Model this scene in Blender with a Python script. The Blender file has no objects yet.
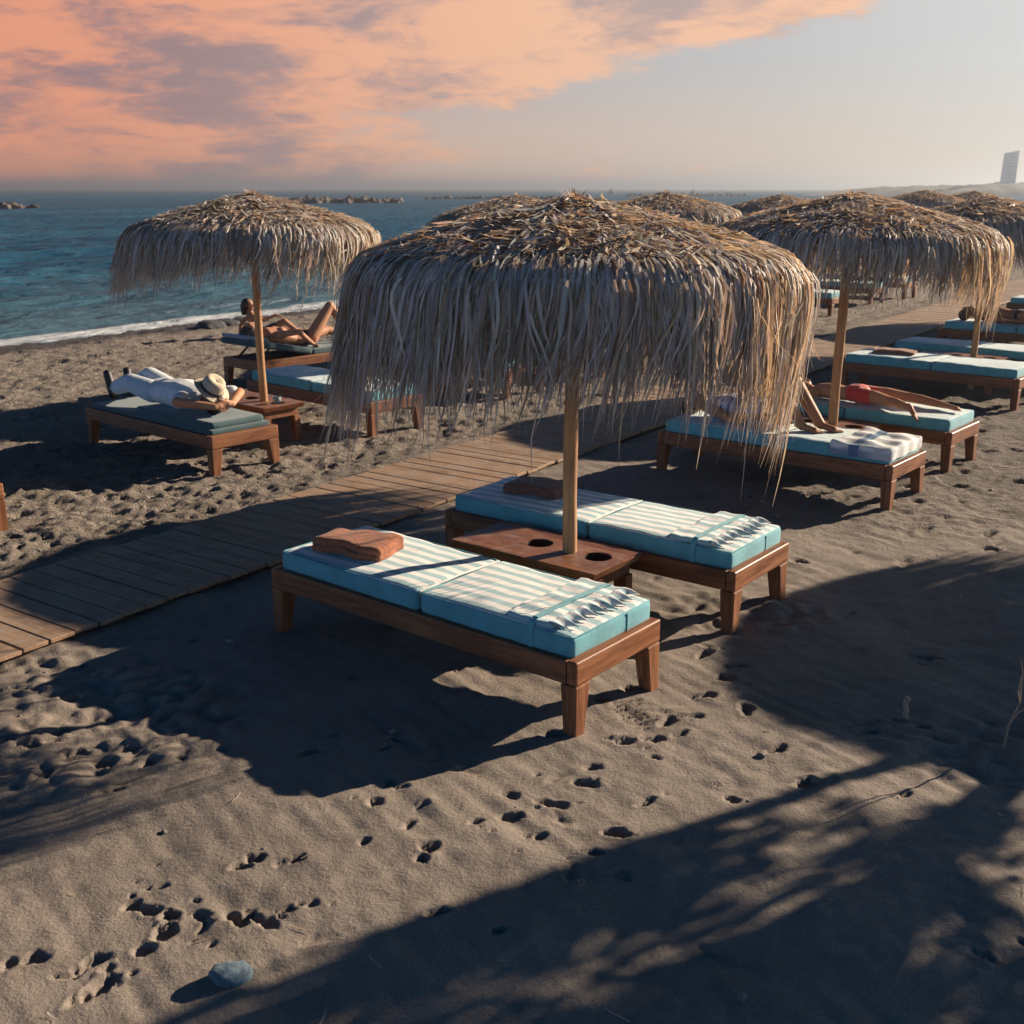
import bpy, bmesh, math, random
import numpy as np
from mathutils import Vector, Matrix

random.seed(7)
scene = bpy.context.scene
COL = scene.collection
PI = math.pi
R = math.radians

# ------------------------------------------------------------------ camera
F_PX, PITCH, CAM_H = 1128.6, 0.279, 2.262
cam_d = bpy.data.cameras.new('camera')
cam = bpy.data.objects.new('camera', cam_d)
COL.objects.link(cam)
cam.location = (0, 0, CAM_H)
cam.rotation_euler = (PI / 2 - PITCH, 0, 0)
cam_d.sensor_width = 36
cam_d.lens = 36 * F_PX / 1024
cam_d.clip_start = 0.05
cam_d.clip_end = 30000
cam_d.dof.use_dof = True
cam_d.dof.focus_distance = 5.6
cam_d.dof.aperture_fstop = 5.0
scene.camera = cam
cy = scene.cycles
cy.max_bounces = 6
cy.diffuse_bounces = 3
cy.glossy_bounces = 2
cy.transmission_bounces = 4
cy.volume_bounces = 0
cy.transparent_max_bounces = 4


def gp(px, py, z=0.0):
    """world point at height z seen at a picture position (used to read the site plan off the photo)"""
    u = (512 - py) / F_PX
    v = (px - 512) / F_PX
    d = Vector((v, math.cos(PITCH) + u * math.sin(PITCH), -math.sin(PITCH) + u * math.cos(PITCH)))
    t = (z - CAM_H) / d.z
    return Vector((d.x * t, d.y * t, z))


# ------------------------------------------------------------------ light
SUN_AZ = 59.0      # clockwise from +Y
SUN_EL = 19.6
EXPOSURE = 1.2
sd = Vector((math.sin(R(SUN_AZ)) * math.cos(R(SUN_EL)), math.cos(R(SUN_AZ)) * math.cos(R(SUN_EL)), math.sin(R(SUN_EL))))
sun_d = bpy.data.lights.new('sun', 'SUN')
sun_d.energy = 5.0
sun_d.angle = R(0.5)
sun_d.color = (1.0, 0.82, 0.63)
sun = bpy.data.objects.new('sun', sun_d)
COL.objects.link(sun)
sun.rotation_euler = sd.to_track_quat('Z', 'Y').to_euler()
sun.location = sd * 50

vs = scene.view_settings
vs.view_transform = 'Standard'
vs.look = 'None'
vs.exposure = EXPOSURE
vs.gamma = 1
vs.use_curve_mapping = False


# ------------------------------------------------------------------ node helpers
class NT:
    def __init__(self, tree):
        self.t = tree
        self.n = tree.nodes
        self.l = tree.links

    def add(self, typ, **kw):
        nd = self.n.new(typ)
        for k, v in kw.items():
            setattr(nd, k, v)
        return nd

    def put(self, sock, v):
        if isinstance(v, bpy.types.NodeSocket):
            self.l.new(v, sock)
        else:
            if sock.type == 'RGBA' and hasattr(v, '__len__') and len(v) == 3:
                v = (*v, 1)
            sock.default_value = v

    def math(self, op, a, b=0.0, c=0.0, clamp=False):
        nd = self.add('ShaderNodeMath', operation=op, use_clamp=clamp)
        self.put(nd.inputs[0], a)
        self.put(nd.inputs[1], b)
        self.put(nd.inputs[2], c)
        return nd.outputs[0]

    def vmath(self, op, a, b=(0, 0, 0)):
        nd = self.add('ShaderNodeVectorMath', operation=op)
        self.put(nd.inputs[0], a)
        if op == 'SCALE':
            self.put(nd.inputs[3], b)
        else:
            self.put(nd.inputs[1], b)
        return nd.outputs['Value'] if op in ('DOT_PRODUCT', 'LENGTH') else nd.outputs[0]

    def mix(self, f, a, b, mode='MIX'):
        nd = self.add('ShaderNodeMix', data_type='RGBA', blend_type=mode)
        self.put(nd.inputs[0], f)
        self.put(nd.inputs[6], a)
        self.put(nd.inputs[7], b)
        return nd.outputs[2]

    def ramp(self, f, lo, hi, a=0.0, b=1.0, smooth=True):
        nd = self.add('ShaderNodeMapRange', interpolation_type='SMOOTHSTEP' if smooth else 'LINEAR')
        self.put(nd.inputs[0], f)
        nd.inputs[1].default_value = lo
        nd.inputs[2].default_value = hi
        nd.inputs[3].default_value = a
        nd.inputs[4].default_value = b
        return nd.outputs[0]

    def noise(self, vec, scale, detail=4.0, rough=0.55, dist=0.0, col=False):
        nd = self.add('ShaderNodeTexNoise')
        self.put(nd.inputs['Vector'], vec)
        nd.inputs['Scale'].default_value = scale
        nd.inputs['Detail'].default_value = detail
        nd.inputs['Roughness'].default_value = rough
        nd.inputs['Distortion'].default_value = dist
        return nd.outputs['Color'] if col else nd.outputs[0]

    def mapping(self, vec, scale=(1, 1, 1), rot=(0, 0, 0), loc=(0, 0, 0)):
        nd = self.add('ShaderNodeMapping')
        self.put(nd.inputs[0], vec)
        nd.inputs[1].default_value = loc
        nd.inputs[2].default_value = rot
        nd.inputs[3].default_value = scale
        return nd.outputs[0]

    def sep(self, vec):
        nd = self.add('ShaderNodeSeparateXYZ')
        self.put(nd.inputs[0], vec)
        return nd.outputs

    def bump(self, h, strength=0.3, dist=0.01, nrm=None):
        nd = self.add('ShaderNodeBump')
        self.put(nd.inputs['Height'], h)
        nd.inputs['Strength'].default_value = strength
        nd.inputs['Distance'].default_value = dist
        if nrm is not None:
            self.put(nd.inputs['Normal'], nrm)
        return nd.outputs[0]


def new_mat(name):
    m = bpy.data.materials.new(name)
    m.use_nodes = True
    t = NT(m.node_tree)
    p = m.node_tree.nodes['Principled BSDF']
    return m, t, p


def coords(t, kind='Object'):
    return t.add('ShaderNodeTexCoord').outputs[kind]


def position(t):
    return t.add('ShaderNodeNewGeometry').outputs['Position']


# ------------------------------------------------------------------ world
world = bpy.data.worlds.new('World')
scene.world = world
world.use_nodes = True
wt = NT(world.node_tree)
bg = world.node_tree.nodes['Background']
sky = wt.add('ShaderNodeTexSky', sky_type='NISHITA')
sky.sun_disc = False
sky.sun_elevation = R(SUN_EL)
sky.sun_rotation = R(SUN_AZ)
sky.air_density = 1.0
sky.dust_density = 1.2
sky.ozone_density = 2.0
D = coords(wt, 'Generated')
dx, dy, dz = wt.sep(D)
el = dz                                             # sine of elevation
az = wt.math('ARCTAN2', dx, dy)                     # 0 = +Y, positive to +X
base = wt.mix(1.0, sky.outputs[0], (0.1, 0.1, 0.1), 'MULTIPLY')
# evening air: the high sky is deep and blue, the low sky over the sea pale and dusty
dim = wt.ramp(el, 0.0, 0.34, 1.75, 0.19)
dimc = wt.add('ShaderNodeCombineColor')
wt.put(dimc.inputs[0], wt.math('MULTIPLY', dim, wt.ramp(el, 0.0, 0.28, 0.78, 0.03)))
wt.put(dimc.inputs[1], wt.math('MULTIPLY', dim, wt.ramp(el, 0.0, 0.30, 0.72, 0.52)))
wt.put(dimc.inputs[2], dim)
high = wt.mix(1.0, base, dimc.outputs[0], 'MULTIPLY')
azf = wt.ramp(az, -0.42, 0.40, 0, 1, smooth=False)
dust_low = wt.mix(azf, (0.360, 0.195, 0.130), (0.305, 0.275, 0.232))
dust_top = wt.mix(azf, (0.112, 0.112, 0.135), (0.282, 0.288, 0.285))
dusty = wt.mix(wt.ramp(el, 0.0, 0.12), dust_low, dust_top)
low = wt.math('MULTIPLY', wt.ramp(el, 0.15, 0.21, 1.0, 0.0), wt.ramp(wt.math('ABSOLUTE', wt.math('SUBTRACT', az, 0.2)), 0.8, 1.4, 1.0, 0.0))
skycol = wt.mix(low, high, dusty)
# clouds: a bank over the left of the sea, its ragged edge climbing to the right
cc = wt.add('ShaderNodeCombineXYZ')
wt.put(cc.inputs[0], az)
wt.put(cc.inputs[1], el)
pv = wt.mapping(cc.outputs[0], scale=(5.0, 15.0, 1.0), rot=(0, 0, R(-13)), loc=(2.35, 5.1, 0))
pv2 = wt.mapping(cc.outputs[0], scale=(6.0, 26.0, 1.0), rot=(0, 0, R(-9)), loc=(7.7, 1.3, 0))
n1 = wt.noise(pv, 1.0, 8.0, 0.62, 0.55)
n2 = wt.noise(pv2, 1.6, 8.0, 0.65, 0.4)
n3 = wt.noise(pv2, 4.2, 8.0, 0.68, 0.6)
nn = wt.math('ADD', wt.math('MULTIPLY', n1, 0.48), wt.math('ADD', wt.math('MULTIPLY', n2, 0.32), wt.math('MULTIPLY', n3, 0.20)))
azb = wt.math('ADD', -0.075, wt.math('MULTIPLY', 5.0, wt.math('MAXIMUM', wt.math('SUBTRACT', el, 0.058), 0.0)))
inside = wt.math('SUBTRACT', azb, az)
cover = wt.ramp(inside, -0.16, 0.20, -0.22, 0.25, smooth=False)
wisp = wt.math('MULTIPLY', wt.ramp(wt.math('ABSOLUTE', wt.math('SUBTRACT', az, 0.12)), 0.03, 0.13, 0.20, 0.0), wt.ramp(wt.math('ABSOLUTE', wt.math('SUBTRACT', el, 0.014)), 0.004, 0.02, 1.0, 0.0))
cl = wt.ramp(wt.math('ADD', wt.math('ADD', nn, cover), wisp), 0.455, 0.565)
tone = wt.ramp(wt.math('ADD', wt.math('MULTIPLY', wt.noise(pv, 1.15, 8.0, 0.6, 0.7), 0.52), wt.math('ADD', wt.math('MULTIPLY', n2, 0.24), wt.math('MULTIPLY', n3, 0.24))), 0.40, 0.55)
right = wt.ramp(az, -0.40, 0.10)
bright = wt.mix(right, (0.385, 0.155, 0.090), (0.425, 0.245, 0.155))
dark = wt.mix(right, (0.145, 0.092, 0.098), (0.215, 0.160, 0.150))
ccol = wt.mix(tone, dark, bright)
cfade = wt.math('MULTIPLY', wt.ramp(el, 0.24, 0.16), wt.ramp(az, 0.55, 0.30))
cfade = wt.math('MULTIPLY', cfade, wt.ramp(az, -1.2, -0.8))
final = wt.mix(wt.math('MULTIPLY', wt.math('MULTIPLY', cl, cfade), 0.93), skycol, ccol)
wt.put(bg.inputs[0], final)
bg.inputs[1].default_value = 1.0


# ------------------------------------------------------------------ object helpers
def tag(o, label=None, cat=None, group=None, kind=None):
    if label:
        o['label'] = label
    if cat:
        o['category'] = cat
    if group:
        o['group'] = group
    if kind:
        o['kind'] = kind
    return o


def empty(name, loc=(0, 0, 0), rz=0.0, label=None, cat=None, group=None):
    o = bpy.data.objects.new(name, None)
    o.empty_display_size = 0.1
    COL.objects.link(o)
    o.location = loc
    o.rotation_euler = (0, 0, rz)
    return tag(o, label, cat, group)


def link_mesh(name, me, mats, parent=None, smooth=False):
    for m in (mats if isinstance(mats, (list, tuple)) else [mats]):
        me.materials.append(m)
    if smooth:
        me.polygons.foreach_set('use_smooth', [True] * len(me.polygons))
    o = bpy.data.objects.new(name, me)
    COL.objects.link(o)
    o.parent = parent
    return o


def from_bm(name, bm, mats, parent=None, smooth=False):
    bmesh.ops.recalc_face_normals(bm, faces=bm.faces)
    me = bpy.data.meshes.new(name)
    bm.to_mesh(me)
    bm.free()
    return link_mesh(name, me, mats, parent, smooth)


def np_mesh(name, V, Fq):
    me = bpy.data.meshes.new(name)
    V = np.asarray(V, dtype=np.float32)
    Fq = np.asarray(Fq, dtype=np.int32)
    k = Fq.shape[1]
    me.vertices.add(len(V))
    me.vertices.foreach_set('co', V.ravel())
    me.loops.add(Fq.size)
    me.loops.foreach_set('vertex_index', Fq.ravel())
    me.polygons.add(len(Fq))
    me.polygons.foreach_set('loop_start', np.arange(0, Fq.size, k, dtype=np.int32))
    me.update(calc_edges=True)
    return me


def bake(o, *mods):
    """apply modifiers by reading the evaluated mesh"""
    for typ, kw in mods:
        m = o.modifiers.new(typ, typ)
        for k, v in kw.items():
            setattr(m, k, v)
    dg = bpy.context.evaluated_depsgraph_get()
    dg.update()
    me = bpy.data.meshes.new_from_object(o.evaluated_get(dg))
    o.modifiers.clear()
    old = o.data
    o.data = me
    bpy.data.meshes.remove(old)
    return o


def kids(o):
    return list(o.children)


def copy_tree(o, parent=None):
    c = o.copy()
    COL.objects.link(c)
    c.parent = parent
    for ch in kids(o):
        copy_tree(ch, c)
    return c


def hexa(bm, lo, hi, bevel=0.0, seg=2, shift=None):
    """box from lo to hi; shift maps each corner (for tapers)"""
    vs_ = []
    for z in (lo[2], hi[2]):
        for (x, y) in ((lo[0], lo[1]), (hi[0], lo[1]), (hi[0], hi[1]), (lo[0], hi[1])):
            p = Vector((x, y, z))
            vs_.append(bm.verts.new(shift(p) if shift else p))
    idx = ((0, 3, 2, 1), (4, 5, 6, 7), (0, 1, 5, 4), (1, 2, 6, 5), (2, 3, 7, 6), (3, 0, 4, 7))
    fs = [bm.faces.new([vs_[i] for i in f]) for f in idx]
    if bevel:
        es = list({e for f in fs for e in f.edges})
        bmesh.ops.bevel(bm, geom=es, offset=bevel, segments=seg, profile=0.5, affect='EDGES')


def tube(bm, pts, radii, n=10, cap=True):
    rings = []
    for i, p in enumerate(pts):
        p = Vector(p)
        d = (Vector(pts[min(i + 1, len(pts) - 1)]) - Vector(pts[max(i - 1, 0)])).normalized()
        a = d.orthogonal().normalized() if abs(d.z) < 0.9 else Vector((1, 0, 0)) - d * d.x
        a.normalize()
        b = d.cross(a)
        r = radii[i] if hasattr(radii, '__len__') else radii
        rings.append([bm.verts.new(p + (a * math.cos(2 * PI * k / n) + b * math.sin(2 * PI * k / n)) * r) for k in range(n)])
    for q, s in zip(rings, rings[1:]):
        for k in range(n):
            bm.faces.new((q[k], q[(k + 1) % n], s[(k + 1) % n], s[k]))
    if cap:
        bm.faces.new(list(reversed(rings[0])))
        bm.faces.new(rings[-1])


def lathe(bm, prof, n=24, c=(0, 0, 0)):
    rings = []
    for r, z in prof:
        rings.append([bm.verts.new((c[0] + r * math.cos(2 * PI * k / n), c[1] + r * math.sin(2 * PI * k / n), c[2] + z)) for k in range(n)])
    for q, s in zip(rings, rings[1:]):
        for k in range(n):
            bm.faces.new((q[k], q[(k + 1) % n], s[(k + 1) % n], s[k]))
    return rings


# ---- numpy noise
_rs = np.random.RandomState(11)
_perm = _rs.permutation(65536).astype(np.int64)
_gr = _rs.rand(65536) * 2 * PI
_gx, _gy = np.cos(_gr), np.sin(_gr)


def gnoise(x, y):
    xi = np.floor(x).astype(np.int64)
    yi = np.floor(y).astype(np.int64)
    xf, yf = x - xi, y - yi

    def g(ix, iy, fx, fy):
        h = _perm[(ix + _perm[iy & 65535]) & 65535]
        return _gx[h] * fx + _gy[h] * fy
    u = xf * xf * xf * (xf * (xf * 6 - 15) + 10)
    v = yf * yf * yf * (yf * (yf * 6 - 15) + 10)
    a = g(xi, yi, xf, yf) * (1 - u) + g(xi + 1, yi, xf - 1, yf) * u
    b = g(xi, yi + 1, xf, yf - 1) * (1 - u) + g(xi + 1, yi + 1, xf - 1, yf - 1) * u
    return (a * (1 - v) + b * v) * 1.5


def fbm(x, y, octs=4, gain=0.5):
    s, a = 0, 1
    for i in range(octs):
        s = s + a * gnoise(x * 2 ** i + 17.3 * i, y * 2 ** i - 9.1 * i)
        a *= gain
    return s


def sstep(a, b, x):
    t = np.clip((x - a) / (b - a), 0, 1)
    return t * t * (3 - 2 * t)


def rounded_box(bm, lo, hi, r, step=0.03, disp=None, top_mat=None):
    """soft rounded block; disp(p, n) moves the vertices"""
    lo, hi = np.array(lo, float), np.array(hi, float)

    def axis(i):
        inner = np.linspace(lo[i] + r, hi[i] - r, max(2, int((hi[i] - lo[i] - 2 * r) / step) + 1))
        e = np.array([0.0, 0.3, 0.65])
        return np.concatenate([lo[i] + r * e, inner, hi[i] - r * e[::-1]])
    ax = [axis(i) for i in range(3)]
    cache = {}

    def vert(p):
        key = tuple(np.round(p, 6))
        if key in cache:
            return cache[key]
        c = np.clip(p, lo + r, hi - r)
        d = p - c
        ln = np.linalg.norm(d)
        nrm = d / ln if ln > 1e-9 else np.zeros(3)
        q = c + nrm * r if ln > 1e-9 else p
        if disp is not None:
            q = q + disp(q, nrm)
        v = bm.verts.new(q)
        cache[key] = v
        return v
    for k in range(3):
        i, j = [m for m in range(3) if m != k]
        for side, val in ((0, lo[k]), (1, hi[k])):
            for a in range(len(ax[i]) - 1):
                for b in range(len(ax[j]) - 1):
                    quad = []
                    for (da, db) in ((0, 0), (1, 0), (1, 1), (0, 1)):
                        p = np.zeros(3)
                        p[i], p[j], p[k] = ax[i][a + da], ax[j][b + db], val
                        quad.append(vert(p))
                    if len(set(quad)) == 4:
                        try:
                            f = bm.faces.new(quad)
                            f.smooth = True
                            if top_mat is not None and k == 2 and side == 1:
                                f.material_index = top_mat
                        except ValueError:
                            pass


# ------------------------------------------------------------------ materials
def mat_wood(name, ca, cb, scale=1.0, rough=0.5, along='x', dusty=0.0):
    m, t, p = new_mat(name)
    o = coords(t)
    oi = t.add('ShaderNodeObjectInfo').outputs['Random']
    off = t.add('ShaderNodeCombineXYZ')
    t.put(off.inputs[0], t.math('MULTIPLY', oi, 13.0))
    t.put(off.inputs[1], t.math('MULTIPLY', oi, 7.0))
    o = t.vmath('ADD', o, off.outputs[0])
    sc = {'x': (1.6, 22, 22), 'y': (22, 1.6, 22), 'z': (22, 22, 1.6)}[along]
    v = t.mapping(o, scale=tuple(s * scale for s in sc))
    g = t.noise(v, 1.0, 5, 0.65, 1.2)
    g2 = t.noise(v, 4.5, 3, 0.6)
    blot = t.noise(o, 3.0, 3, 0.6)
    f = t.ramp(t.math('ADD', t.math('MULTIPLY', g, 0.7), t.math('MULTIPLY', g2, 0.3)), 0.34, 0.66)
    c = t.mix(f, ca, cb)
    c = t.mix(t.ramp(blot, 0.45, 0.75, 0, 0.45), c, tuple(x * 0.55 for x in ca))
    if dusty:
        nz = t.sep(t.add('ShaderNodeNewGeometry').outputs['Normal'])[2]
        dn = t.ramp(t.noise(o, 9.0, 5, 0.7), 0.42, 0.66)
        c = t.mix(t.math('MULTIPLY', t.math('MULTIPLY', dn, t.ramp(nz, 0.6, 0.95)), dusty), c, (0.30, 0.24, 0.19))
    t.put(p.inputs['Base Color'], c)
    t.put(p.inputs['Roughness'], t.ramp(g, 0.3, 0.7, rough, rough + 0.18))
    p.inputs['Specular IOR Level'].default_value = 0.32
    t.put(p.inputs['Normal'], t.bump(g2, 0.25, 0.002))
    return m


M_TEAK = mat_wood('teak_wood', (0.110, 0.040, 0.018), (0.27, 0.105, 0.042), rough=0.42)
M_TEAKZ = mat_wood('teak_wood_upright', (0.120, 0.044, 0.019), (0.29, 0.115, 0.046), rough=0.42, along='z')
M_TEAKY = mat_wood('teak_wood_cross', (0.130, 0.047, 0.020), (0.31, 0.122, 0.049), rough=0.40, along='y')
M_TABLE = mat_wood('table_wood', (0.120, 0.045, 0.022), (0.27, 0.11, 0.05), rough=0.33, dusty=0.35)
M_POLE = mat_wood('pole_wood', (0.29, 0.140, 0.062), (0.47, 0.262, 0.122), rough=0.6, along='z')
M_PLANK = mat_wood('boardwalk_wood', (0.190, 0.118, 0.070), (0.365, 0.236, 0.146), rough=0.62, along='x', dusty=0.7)
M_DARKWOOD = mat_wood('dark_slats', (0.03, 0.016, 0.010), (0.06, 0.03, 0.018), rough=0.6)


def mat_fabric(name, base, weave=700, rough=0.85, var=0.12, sheen=0.2, bumps=0.15):
    m, t, p = new_mat(name)
    o = coords(t)
    n = t.noise(o, 11.0, 5, 0.65)
    c = t.mix(t.ramp(n, 0.3, 0.7, 0, 1), tuple(x * (1 - var) for x in base), tuple(min(1, x * (1 + var)) for x in base))
    t.put(p.inputs['Base Color'], c)
    p.inputs['Roughness'].default_value = rough
    p.inputs['Sheen Weight'].default_value = sheen
    w = t.noise(o, weave, 2, 0.6)
    b1 = t.bump(w, bumps, 0.001)
    t.put(p.inputs['Normal'], t.bump(t.noise(o, 26.0, 3, 0.5), 0.18, 0.006, b1))
    return m


TEAL = (0.092, 0.310, 0.350)
M_TEAL = mat_fabric('teal_canvas', TEAL)
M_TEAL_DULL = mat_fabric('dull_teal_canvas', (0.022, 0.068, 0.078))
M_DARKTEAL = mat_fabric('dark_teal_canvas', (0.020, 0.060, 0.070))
M_TERRA = None


def mat_stripe(name, white, blue, period, phase, duty=0.5, axis=1, blend=0.03, stain=0.2):
    m, t, p = new_mat(name)
    o = coords(t)
    wob = t.math('MULTIPLY', t.math('SUBTRACT', t.noise(o, 4.0, 3, 0.5), 0.5), 0.010)
    y = t.math('ADD', t.sep(o)[axis], wob)
    fr = t.math('FRACT', t.math('DIVIDE', t.math('ADD', y, phase), period))
    tri = t.math('ABSOLUTE', t.math('SUBTRACT', fr, 0.5))
    f = t.ramp(tri, duty / 2 - blend, duty / 2 + blend)
    c = t.mix(f, white, blue)
    c = t.mix(t.ramp(t.noise(o, 7.0, 5, 0.7), 0.5, 0.8, 0, stain), c, (0.32, 0.29, 0.25))
    t.put(p.inputs['Base Color'], c)
    p.inputs['Roughness'].default_value = 0.85
    p.inputs['Sheen Weight'].default_value = 0.2
    b1 = t.bump(t.noise(o, 650.0, 2, 0.6), 0.15, 0.001)
    t.put(p.inputs['Normal'], t.bump(t.noise(o, 22.0, 3, 0.5), 0.22, 0.008, b1))
    return m


M_STRIPE = mat_stripe('striped_canvas', (0.72, 0.70, 0.66), (0.27, 0.43, 0.46), 0.0885, 0.02)
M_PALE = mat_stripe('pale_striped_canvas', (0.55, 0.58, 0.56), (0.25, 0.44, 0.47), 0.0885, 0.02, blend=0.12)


def mat_towel(name, base, var=0.35):
    m, t, p = new_mat(name)
    o = coords(t)
    n = t.noise(o, 55.0, 4, 0.7)
    c = t.mix(t.ramp(n, 0.3, 0.7), tuple(x * (1 - var) for x in base), tuple(min(1, x * (1 + var)) for x in base))
    t.put(p.inputs['Base Color'], c)
    p.inputs['Roughness'].default_value = 0.95
    p.inputs['Sheen Weight'].default_value = 0.12
    t.put(p.inputs['Normal'], t.bump(t.noise(o, 240.0, 3, 0.7), 0.8, 0.004))
    return m


M_TERRA = mat_towel('terracotta_terry', (0.30, 0.105, 0.046))
M_BROWNT = mat_towel('brown_terry', (0.155, 0.064, 0.042))
M_MOTIF = mat_towel('pale_stitching', (0.30, 0.24, 0.21))


def mat_plain(name, col, rough=0.6, var=0.15, scale=20, spec=0.5, bump=0.1, metal=0.0):
    m, t, p = new_mat(name)
    o = coords(t)
    n = t.noise(o, scale, 4, 0.6)
    t.put(p.inputs['Base Color'], t.mix(t.ramp(n, 0.3, 0.7), tuple(x * (1 - var) for x in col), tuple(min(1, x * (1 + var)) for x in col)))
    p.inputs['Roughness'].default_value = rough
    p.inputs['Specular IOR Level'].default_value = spec
    p.inputs['Metallic'].default_value = metal
    t.put(p.inputs['Normal'], t.bump(n, bump, 0.01))
    return m


def mat_skin(name, col):
    m, t, p = new_mat(name)
    o = coords(t)
    n = t.noise(o, 14, 4, 0.6)
    t.put(p.inputs['Base Color'], t.mix(t.ramp(n, 0.3, 0.7), tuple(x * 0.88 for x in col), tuple(x * 1.1 for x in col)))
    p.inputs['Roughness'].default_value = 0.6
    p.inputs['Specular IOR Level'].default_value = 0.25
    p.inputs['Subsurface Weight'].default_value = 0.12
    p.inputs['Subsurface Radius'].default_value = (0.02, 0.008, 0.004)
    t.put(p.inputs['Normal'], t.bump(t.noise(o, 300, 2, 0.5), 0.08, 0.001))
    return m


M_SKIN = mat_skin('tanned_skin', (0.42, 0.205, 0.115))
M_SKIN_D = mat_skin('deep_tan_skin', (0.36, 0.165, 0.085))
M_SKIN_L = mat_skin('light_skin', (0.50, 0.29, 0.19))
M_HAIR = mat_plain('dark_hair', (0.018, 0.011, 0.008), 0.5, 0.4, 80)
M_HAIR_B = mat_plain('brown_hair', (0.085, 0.045, 0.022), 0.5, 0.4, 80)
M_SHIRT = mat_fabric('white_linen', (0.60, 0.62, 0.63), bumps=0.3)
M_TROUSER = mat_fabric('pale_blue_cotton', (0.50, 0.56, 0.60), bumps=0.3)
M_SHOE = mat_plain('black_shoe', (0.012, 0.010, 0.012), 0.55)
M_STRAW = mat_plain('straw_weave', (0.50, 0.42, 0.30), 0.8, 0.2, 120, bump=0.5)
M_BAND = mat_plain('dark_ribbon', (0.03, 0.028, 0.03), 0.7)
M_RED = mat_fabric('red_swim_cloth', (0.52, 0.045, 0.030))
M_BIKINI = mat_fabric('black_swim_cloth', (0.02, 0.02, 0.025))
M_TOPSTRIPE = mat_stripe('white_blue_shirt', (0.62, 0.61, 0.62), (0.13, 0.17, 0.34), 0.07, 0.0, duty=0.62, axis=0, blend=0.05, stain=0.0)
M_SEAM = mat_fabric('pale_seam', (0.62, 0.62, 0.57))


def mat_thatch(name, gain=1.0):
    m, t, p = new_mat(name)
    at = t.add('ShaderNodeAttribute', attribute_name='strand')
    c = at.outputs['Color']
    o = coords(t)
    n = t.noise(t.mapping(o, scale=(60, 60, 9)), 1.0, 4, 0.6)
    c = t.mix(t.ramp(n, 0.40, 0.75, 0, 0.42), c, (0.13, 0.085, 0.05))
    t.put(p.inputs['Base Color'], c)
    p.inputs['Roughness'].default_value = 0.6
    p.inputs['Specular IOR Level'].default_value = 0.35
    tr = t.add('ShaderNodeBsdfTranslucent')
    t.put(tr.inputs[0], t.mix(1.0, c, (1.05, 0.78, 0.52), 'MULTIPLY'))
    mx = t.add('ShaderNodeMixShader')
    mx.inputs[0].default_value = 0.33
    t.l.new(p.outputs[0], mx.inputs[1])
    t.l.new(tr.outputs[0], mx.inputs[2])
    out = m.node_tree.nodes['Material Output']
    t.l.new(mx.outputs[0], out.inputs[0])
    return m


M_THATCH = mat_thatch('dry_palm_leaf')


# ------------------------------------------------------------------ SAND
U_DIR = np.array([0.57, 0.8216])          # along the beach
N_DIR = np.array([-0.8216, 0.57])         # towards the sea
SEA_Z = -0.11


def n_of(x, y):
    return x * N_DIR[0] + y * N_DIR[1]


def u_of(x, y):
    return x * U_DIR[0] + y * U_DIR[1]


rng = np.random.RandomState(5)


def trodden(x, y):
    n = n_of(x, y)
    m = sstep(6.0, 6.5, n) * 1.0
    patch = sstep(1.25, 0.75, np.hypot((x + 2.15) / 0.95, (y - 4.55) / 0.75))
    m = np.maximum(m, patch * 0.9)
    under = sstep(1.2, 0.5, np.hypot((x - 1.25) / 0.55, (y - 5.85) / 0.4))
    m = np.maximum(m, under * 0.9)
    b3 = sstep(1.3, 0.6, np.hypot((x - 3.2) / 1.3, (y - 8.1) / 0.8))
    m = np.maximum(m, b3 * 0.6)
    rt = sstep(1.3, 0.6, np.hypot((x - 2.0) / 0.45, (y - 4.25) / 0.35))
    m = np.maximum(m, rt * 0.75)
    m = np.maximum(m, 0.13 + 0.14 * sstep(0.0, 0.6, gnoise(x / 0.9 + 60, y / 0.9)))
    rr = sstep(6.5, 8.5, y) * sstep(1.5, 3.0, x)
    m = np.maximum(m, rr * 0.5)
    return m


def sand_h(x, y):
    n = n_of(x, y)
    z = 0.022 * fbm(x / 1.3, y / 1.3, 3) + 0.007 * fbm(x / 0.37 + 5, y / 0.37, 3)
    # long soft rake marks running down the beach
    a = 0.80 * x + 0.60 * y
    b = -0.60 * x + 0.80 * y
    z = z + 0.0055 * gnoise(a / 0.075, b / 0.9) * sstep(-0.2, 0.5, gnoise(a / 1.1 + 3, b / 1.4) + 0.25) * sstep(6.0, 5.2, n)
    z = z + 0.004 * fbm(a / 0.12 + 40, b / 0.3, 2) * sstep(6.2, 5.6, n)
    m = trodden(x, y)
    l1 = fbm(x / 0.30 + 31, y / 0.30, 3)
    l2 = np.abs(gnoise(x / 0.17 + 9, y / 0.17 + 4))
    l3 = gnoise(x / 0.085, y / 0.085 + 50)
    l4 = np.abs(gnoise(x / 0.105 + 70, y / 0.105 + 14))
    z = z + m * (0.020 * l1 + 0.026 * (l2 - 0.25) + 0.020 * (l4 - 0.25) + 0.010 * l3)
    # slope into the water and a low rise inland
    z = z - sstep(14.8, 19.0, n) * 0.30 - np.clip(n - 18.0, 0, 60) * 0.04
    z = z + np.clip(-n - 4.0, 0, 40) * 0.01
    d1 = np.exp(-((n - 6.06) / 0.16) ** 2) * sstep(-0.15, 0.5, gnoise(u_of(x, y) / 0.55, n * 0 + 3))
    d2 = np.exp(-((n - 4.97) / 0.12) ** 2) * sstep(0.15, 0.7, gnoise(u_of(x, y) / 0.7 + 40, n * 0 + 8))
    z = z + 0.055 * d1 + 0.045 * d2
    return z


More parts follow.
